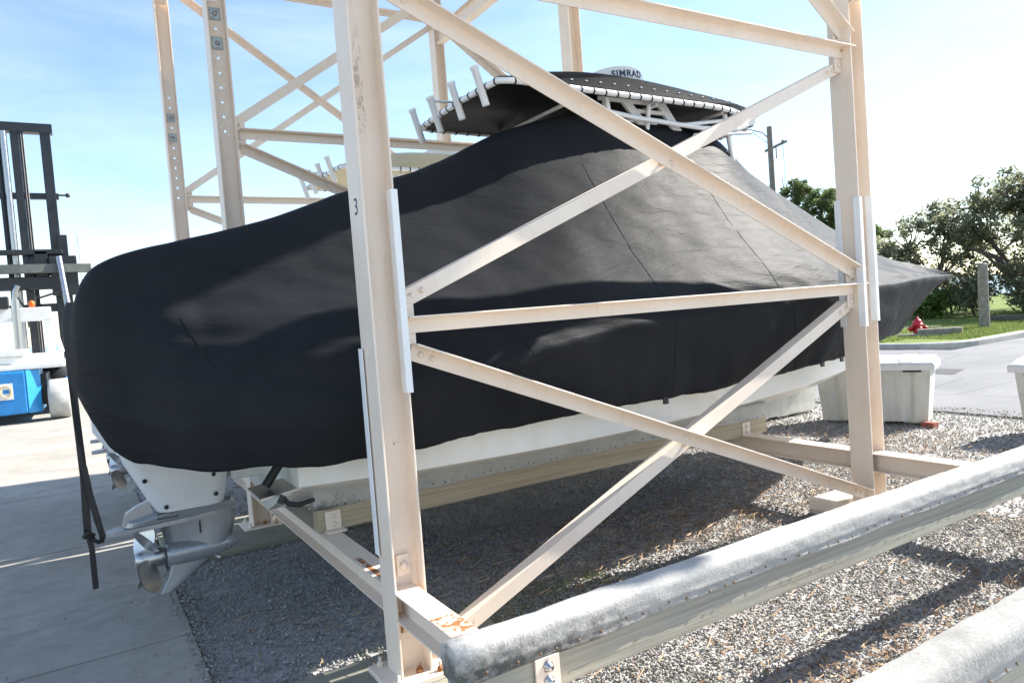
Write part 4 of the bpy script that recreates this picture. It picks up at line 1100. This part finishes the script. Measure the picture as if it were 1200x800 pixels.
def timber(name, p0, p1, w, h, mat, label, cat):
    m = MB(); p0, p1 = Vector(p0), Vector(p1); d = (p1-p0).normalized(); e = Vector((-d.y,d.x,0)).normalized()
    m.extrude(rounded(w,h,min(w,h)*.25,2), p0, p1, e, d.cross(e)); return tag(m.build(name, mat), label, cat)
timber('timber_log', (18.75,10.45,.24), (19.15,9.55,.26), .22, .14, POSTW, 'grey timber lying right of the hydrant, upper one', 'timber')
timber('timber_log', (18.5,10.85,.155), (18.95,9.75,.155), .20, .09, POSTW, 'flat grey board lying on grass under the upper timber', 'timber')
timber('timber_log', (21.9,12.6,.16), (21.6,11.3,.16), .10, .05, POSTW, 'thin pale board in the grass behind the hydrant', 'timber')
timber('timber_log', (24.5,11.6,.22), (24.3,9.9,.24), .2, .18, BARK, 'dark log lying in shade behind the wooden post', 'timber')
m = MB(); m.tube([(21.7,10.22,.0),(21.7,10.22,1.2),(21.71,10.21,1.88)], [.135,.13,.125], 14); m.lathe([(.127,0),(.1,.04),(0,.06)],(21.71,10.21,1.875),n=14)
tag(m.build('wooden_post', POSTW), 'grey round wooden post standing on the grass', 'post')
# utility pole
up_ = thing('utility_pole', 'tall wooden utility pole with a curved lamp arm', 'utility pole', (30.5,23.9,0))
m = MB(); m.tube([(30.5,23.9,0),(30.5,23.9,9.8)], [.17,.13], 12); m.build('pole', POLEW, up_)
m = MB(); m.tube([(30.5,23.9,9.15),(30.3,24.15,9.55),(29.8,24.5,9.75),(29.35,24.85,9.72)], .035, 8); m.tube([(30.5,23.9,8.9),(29.8,24.5,9.7)], .02, 6); m.build('lamp_arm', paint('dull_aluminium', (.35,.36,.38), .5, .1), up_)
m = MB(); m.lathe([(0,0),(.09,.01),(.1,.05),(.05,.1),(0,.11)], (29.35,24.85,9.62), n=12); m.build('street_lamp_head', paint('lamp_grey', (.4,.4,.4), .5, .1), up_)
m = MB(); m.tube([(30.3,24.08,8.6),(31.1,23.38,9.0)], .065, 8); m.tube([(30.7,23.72,8.2),(30.7,23.72,8.8)],.03,6); m.lathe([(0,0),(.06,0),(.07,.15),(0,.2)], (30.95,23.5,8.9), n=8); m.build('cross_arm', POLEW, up_)
m = MB(); m.tube([(30.95,23.5,8.9),(30.98,23.5,7.6),(30.85,23.55,6.0),(30.65,23.75,4)], .012, 5); m.tube([(30.85,23.6,7.2),(30.9,23.55,6.7),(30.6,23.8,6.3),(30.3,24.1,6.6),(30.4,24,6.9)], .02, 6); m.build('wires', BLACKR, up_)
m = MB(); m.lathe([(0,0),(.14,.02),(.14,.25),(0,.28)], (30.32,24.05,6.4), n=10); m.build('junction_can', ZINC, up_)
# far sailboat mast beyond the yard
sb = thing('sailboat', 'distant sailboat whose white mast leans above the cover', 'sailboat', (1.9,150,-.9))
m = MB(); m.loft([[(x,150-w,-.7),(x,150,-.9),(x,150+w,-.7),(x,150+w*1.1,.5),(x,150-w*1.1,.5)] for x,w in ((-4,.9),(-1,1.5),(3,1.3),(6.5,.05))], smooth=True); m.build('hull', GEL, sb)
m = MB(); m.tube([(1.9,150,.4),(1.9,150,21.5)], .14, 8); m.build('mast', PVC, sb)
m = MB(); m.tube([(1.9,150,18.5),(5.5,150,.6)], .03, 5); m.tube([(1.9,150,20.5),(-3.8,150,.6)], .03, 5); m.build('stay', PVC, sb)

# ------------------------------------------------------------------ trees
def crown(clumps, leaf, per, r_leaf, up=.0):
    Vs, n_all = [], 0
    P, S = [], []
    for (c, r) in clumps:
        n = int(per*r*r/.16)
        d = rng.normal(size=(n,3)); d /= np.linalg.norm(d,axis=1)[:,None]; rr = r*rng.random(n)**.45
        P.append(np.array(c)[None]+d*rr[:,None]*np.array([1,1,.75])); S.append(r_leaf*rng.uniform(.6,1.3,n))
    P = np.concatenate(P); S = np.concatenate(S); n = len(P)
    base = np.array([(-1,0,0),(0,-.45,.1),(1,0,0),(0,.45,.1)])
    nz = rng.normal(size=(n,3))*.55 + np.array([.35,-.05,.75])[None]; nz /= np.linalg.norm(nz,axis=1)[:,None]
    tx = np.cross(nz, rng.normal(size=(n,3))); tx /= np.linalg.norm(tx,axis=1)[:,None]; ty = np.cross(nz, tx)
    V = (base[None,:,0,None]*tx[:,None]+base[None,:,1,None]*ty[:,None]+base[None,:,2,None]*nz[:,None])*S[:,None,None] + P[:,None]
    return V.reshape(-1,3), np.arange(4*n).reshape(-1,4)
def mesh_part(name, V, F, mat, parent):
    off = np.array(parent.location); me = bpy.data.meshes.new(name)
    me.from_pydata((V-off).tolist(), [], F.tolist()); me.materials.append(mat)
    o = bpy.data.objects.new(name, me); COL.objects.link(o); o.parent = parent; return o
def tree(name, base, blobs, leafmat, label, cat, limbs, n_clump=60, clump_r=(.25,.5), per=120, leaf=.07, trunk_r=.13, group=None, branch=True):
    t = thing(name, label, cat, base, group); b = Vector(base); clumps = []
    tot = sum(rx*ry*rz for _,(rx,ry,rz) in blobs)
    for (c, (rx,ry,rz)) in blobs:
        k = max(4, int(n_clump*rx*ry*rz/tot))
        for _ in range(k):
            d = Vector(rng.normal(size=3)).normalized()*(random.random()**.4)
            clumps.append(((c[0]+d.x*rx, c[1]+d.y*ry, c[2]+d.z*rz), random.uniform(*clump_r)))
    V, F = crown(clumps, leafmat, per, leaf); mesh_part('crown', V, F, leafmat, t)
    m = MB()
    for pts in limbs:
        N_ = len(pts); q = []
        for i in range(N_-1):
            a, c = Vector(pts[i]), Vector(pts[i+1])
            for s in range(4):
                p = a.lerp(c, s/4); q.append(p + Vector((noise.noise(p*1.3), noise.noise(p*1.3+Vector((9,0,0))), 0))*.10*(1 if (i or s) else 0))
        q.append(Vector(pts[-1])); rr = [trunk_r*(1-.8*i/(len(q)-1)) for i in range(len(q))]
        m.tube(q, rr, 8)
    if branch:
        ends = [Vector(p) for pts in limbs for p in pts[1:]]
        for c, r in clumps[::2]:
            c = Vector(c); e = min(ends, key=lambda p: (p-c).length + max(0, p.z-c.z)*2)
            mid = e.lerp(c,.5)+Vector((random.uniform(-.15,.15),random.uniform(-.15,.15),-.1)); m.tube([e,mid,c], [.035,.025,.01], 5)
    m.build('trunk', BARK, t); return t
G1 = 'live oaks behind the grass verge'
tree('oak_tree', (29.0,12.2,.2), [((29.2,12.3,4.5),(2.0,1.7,1.0)),((28.4,13.6,3.9),(1.3,1.4,.8)),((29.0,10.6,4.0),(1.7,1.6,1.2)),((28.6,12.4,3.3),(1.9,2.1,.9)),((28.9,11.2,2.4),(1.4,1.4,.8))], LEAF_OLIVE,
     'tallest spreading oak behind the wooden post', 'tree',
     [[(29,12.2,.1),(28.9,12.5,1.5),(28.7,13.2,2.9),(28.4,13.6,4.1)],[(29,12.2,.1),(29.2,11.9,1.8),(29.2,12.2,3.6),(29.3,12.4,5.1)],[(29.1,12.0,.6),(29.3,11.2,2.2),(29.1,10.6,4.2)],[(28.9,12.5,1.3),(28.3,12.9,2.2),(27.9,13.9,2.8)]], 220, (.20,.40), 115, .085, .16, G1)
tree('oak_tree', (27.6,15.0,.2), [((27.8,14.9,3.6),(1.2,1.1,.8)),((27.3,16.2,2.9),(1.2,1.2,.8)),((27.9,14.0,3.0),(1.0,1.1,.9)),((27.2,16.9,2.2),(.8,.9,.6)),((27.6,15.2,2.3),(1.1,1.2,.6))], LEAF_OLIVE,
     'smaller leaning oak just right of the bow tip', 'tree',
     [[(27.6,15.0,.1),(27.5,15.3,1.3),(27.5,15.5,2.8)],[(27.6,14.9,.2),(27.8,14.6,1.6),(28,14.4,3.2)],[(27.6,15.1,.6),(27.2,16.0,1.5),(27.1,16.6,2.3)]], 135, (.2,.38), 115, .08, .11, G1)
tree('oak_tree', (31.5,9.4,.2), [((31.5,9.4,3.7),(1.9,1.9,1.4)),((31.0,8.0,3.2),(1.6,1.5,1.4))], LEAF_DARK,
     'dense oak cut off at the right edge of the photo', 'tree', [[(31.5,9.4,.1),(31.4,9.4,2),(31.5,9.3,4)],[(31.5,9.3,.4),(31.2,8.6,1.8),(31,8,3.2)]], 110, (.25,.45), 95, .085, .16, G1)
tree('oak_tree', (33.0,13.6,.2), [((33.0,13.6,3.6),(1.6,2.0,1.2)),((32.6,15.4,2.8),(1.4,1.4,1.0))], LEAF_DARK,
     'dark oak filling the gap deep behind the two olive oaks', 'tree', [[(33,13.6,.1),(33,13.7,1.8),(33,13.6,3.4)],[(33,13.6,.6),(32.7,14.8,1.9),(32.6,15.4,2.7)]], 45, (.28,.45), 70, .085, .14, G1)
G2 = 'shrubs under the oaks'
def shrub(base, r, h, mat, label, n=30, group=G2, leaf=.075, per=85):
    b = base; return tree('shrub', b, [((b[0],b[1],b[2]+h*.5),(r,r,h*.5))], mat, label, 'shrub', [[(b[0],b[1],b[2]),(b[0]+.05,b[1],b[2]+h*.5)],[(b[0],b[1],b[2]),(b[0]-.1,b[1]+.15,b[2]+h*.6)]], n, (.2,.38), per, leaf, .04, group)
shrub((27.4,11.2,.2), 1.0, 2.3, LEAF_DARK, 'dark thicket shrub behind the wooden post', 70)
shrub((27.9,9.6,.2), 1.1, 2.1, LEAF_DARK, 'dark thicket shrub at the right edge beside the post', 70)
shrub((26.9,13.0,.2), 1.0, 1.9, LEAF_DARK, 'dark shrub between the hydrant and the post', 70)
shrub((28.6,14.6,.2), 1.2, 2.0, LEAF_DARK, 'dark shrub at the foot of the leaning oak', 70)
shrub((26.2,14.2,.2), .9, 1.0, LEAF_LIGHT, 'bright green low shrub behind the hydrant', 50)
shrub((25.8,15.4,.2), .9, 1.4, LEAF_LIGHT, 'bright green shrub beside the bow tip', 50)
shrub((26.2,16.8,.2), 1.0, 1.5, LEAF_LIGHT, 'bright green shrub farthest left, behind the bow', 50)
shrub((30.5,12.6,.2), 1.3, 2.2, LEAF_DARK, 'dark shrub deep behind the tallest oak', 60)
tree('pine_tree', (28.3,20.3,.2), [((28.1,20.9,5.9),(.8,.9,.5)),((28.5,20.0,5.3),(1.1,1.2,.5)),((27.8,21.2,4.9),(.9,1.0,.5)),((28.9,19.4,4.3),(1.1,1.1,.5)),((28.1,20.5,3.9),(1.3,1.5,.6))], LEAF_PINE,
     'rounded green pine tree below the utility pole', 'tree', [[(28.3,20.3,.1),(28.3,20.4,3),(28.1,20.8,5.9)],[(28.3,20.35,2.6),(28.7,19.8,4.0)],[(28.3,20.4,3.4),(27.9,20.9,4.8)],[(28.3,20.4,3.8),(28.7,19.9,5.0)]], 190, (.2,.34), 260, .07, .14)
tree('pine_tree', (30.3,19.9,.2), [((30.3,19.9,4.5),(1.0,1.0,.6)),((30.5,19.2,3.6),(1.0,1.1,.6))], LEAF_PINE,
     'lower green pine tree partly hidden by the right column', 'tree', [[(30.3,19.9,.1),(30.3,19.9,3),(30.3,19.9,4.6)]], 90, (.2,.34), 240, .07, .12)
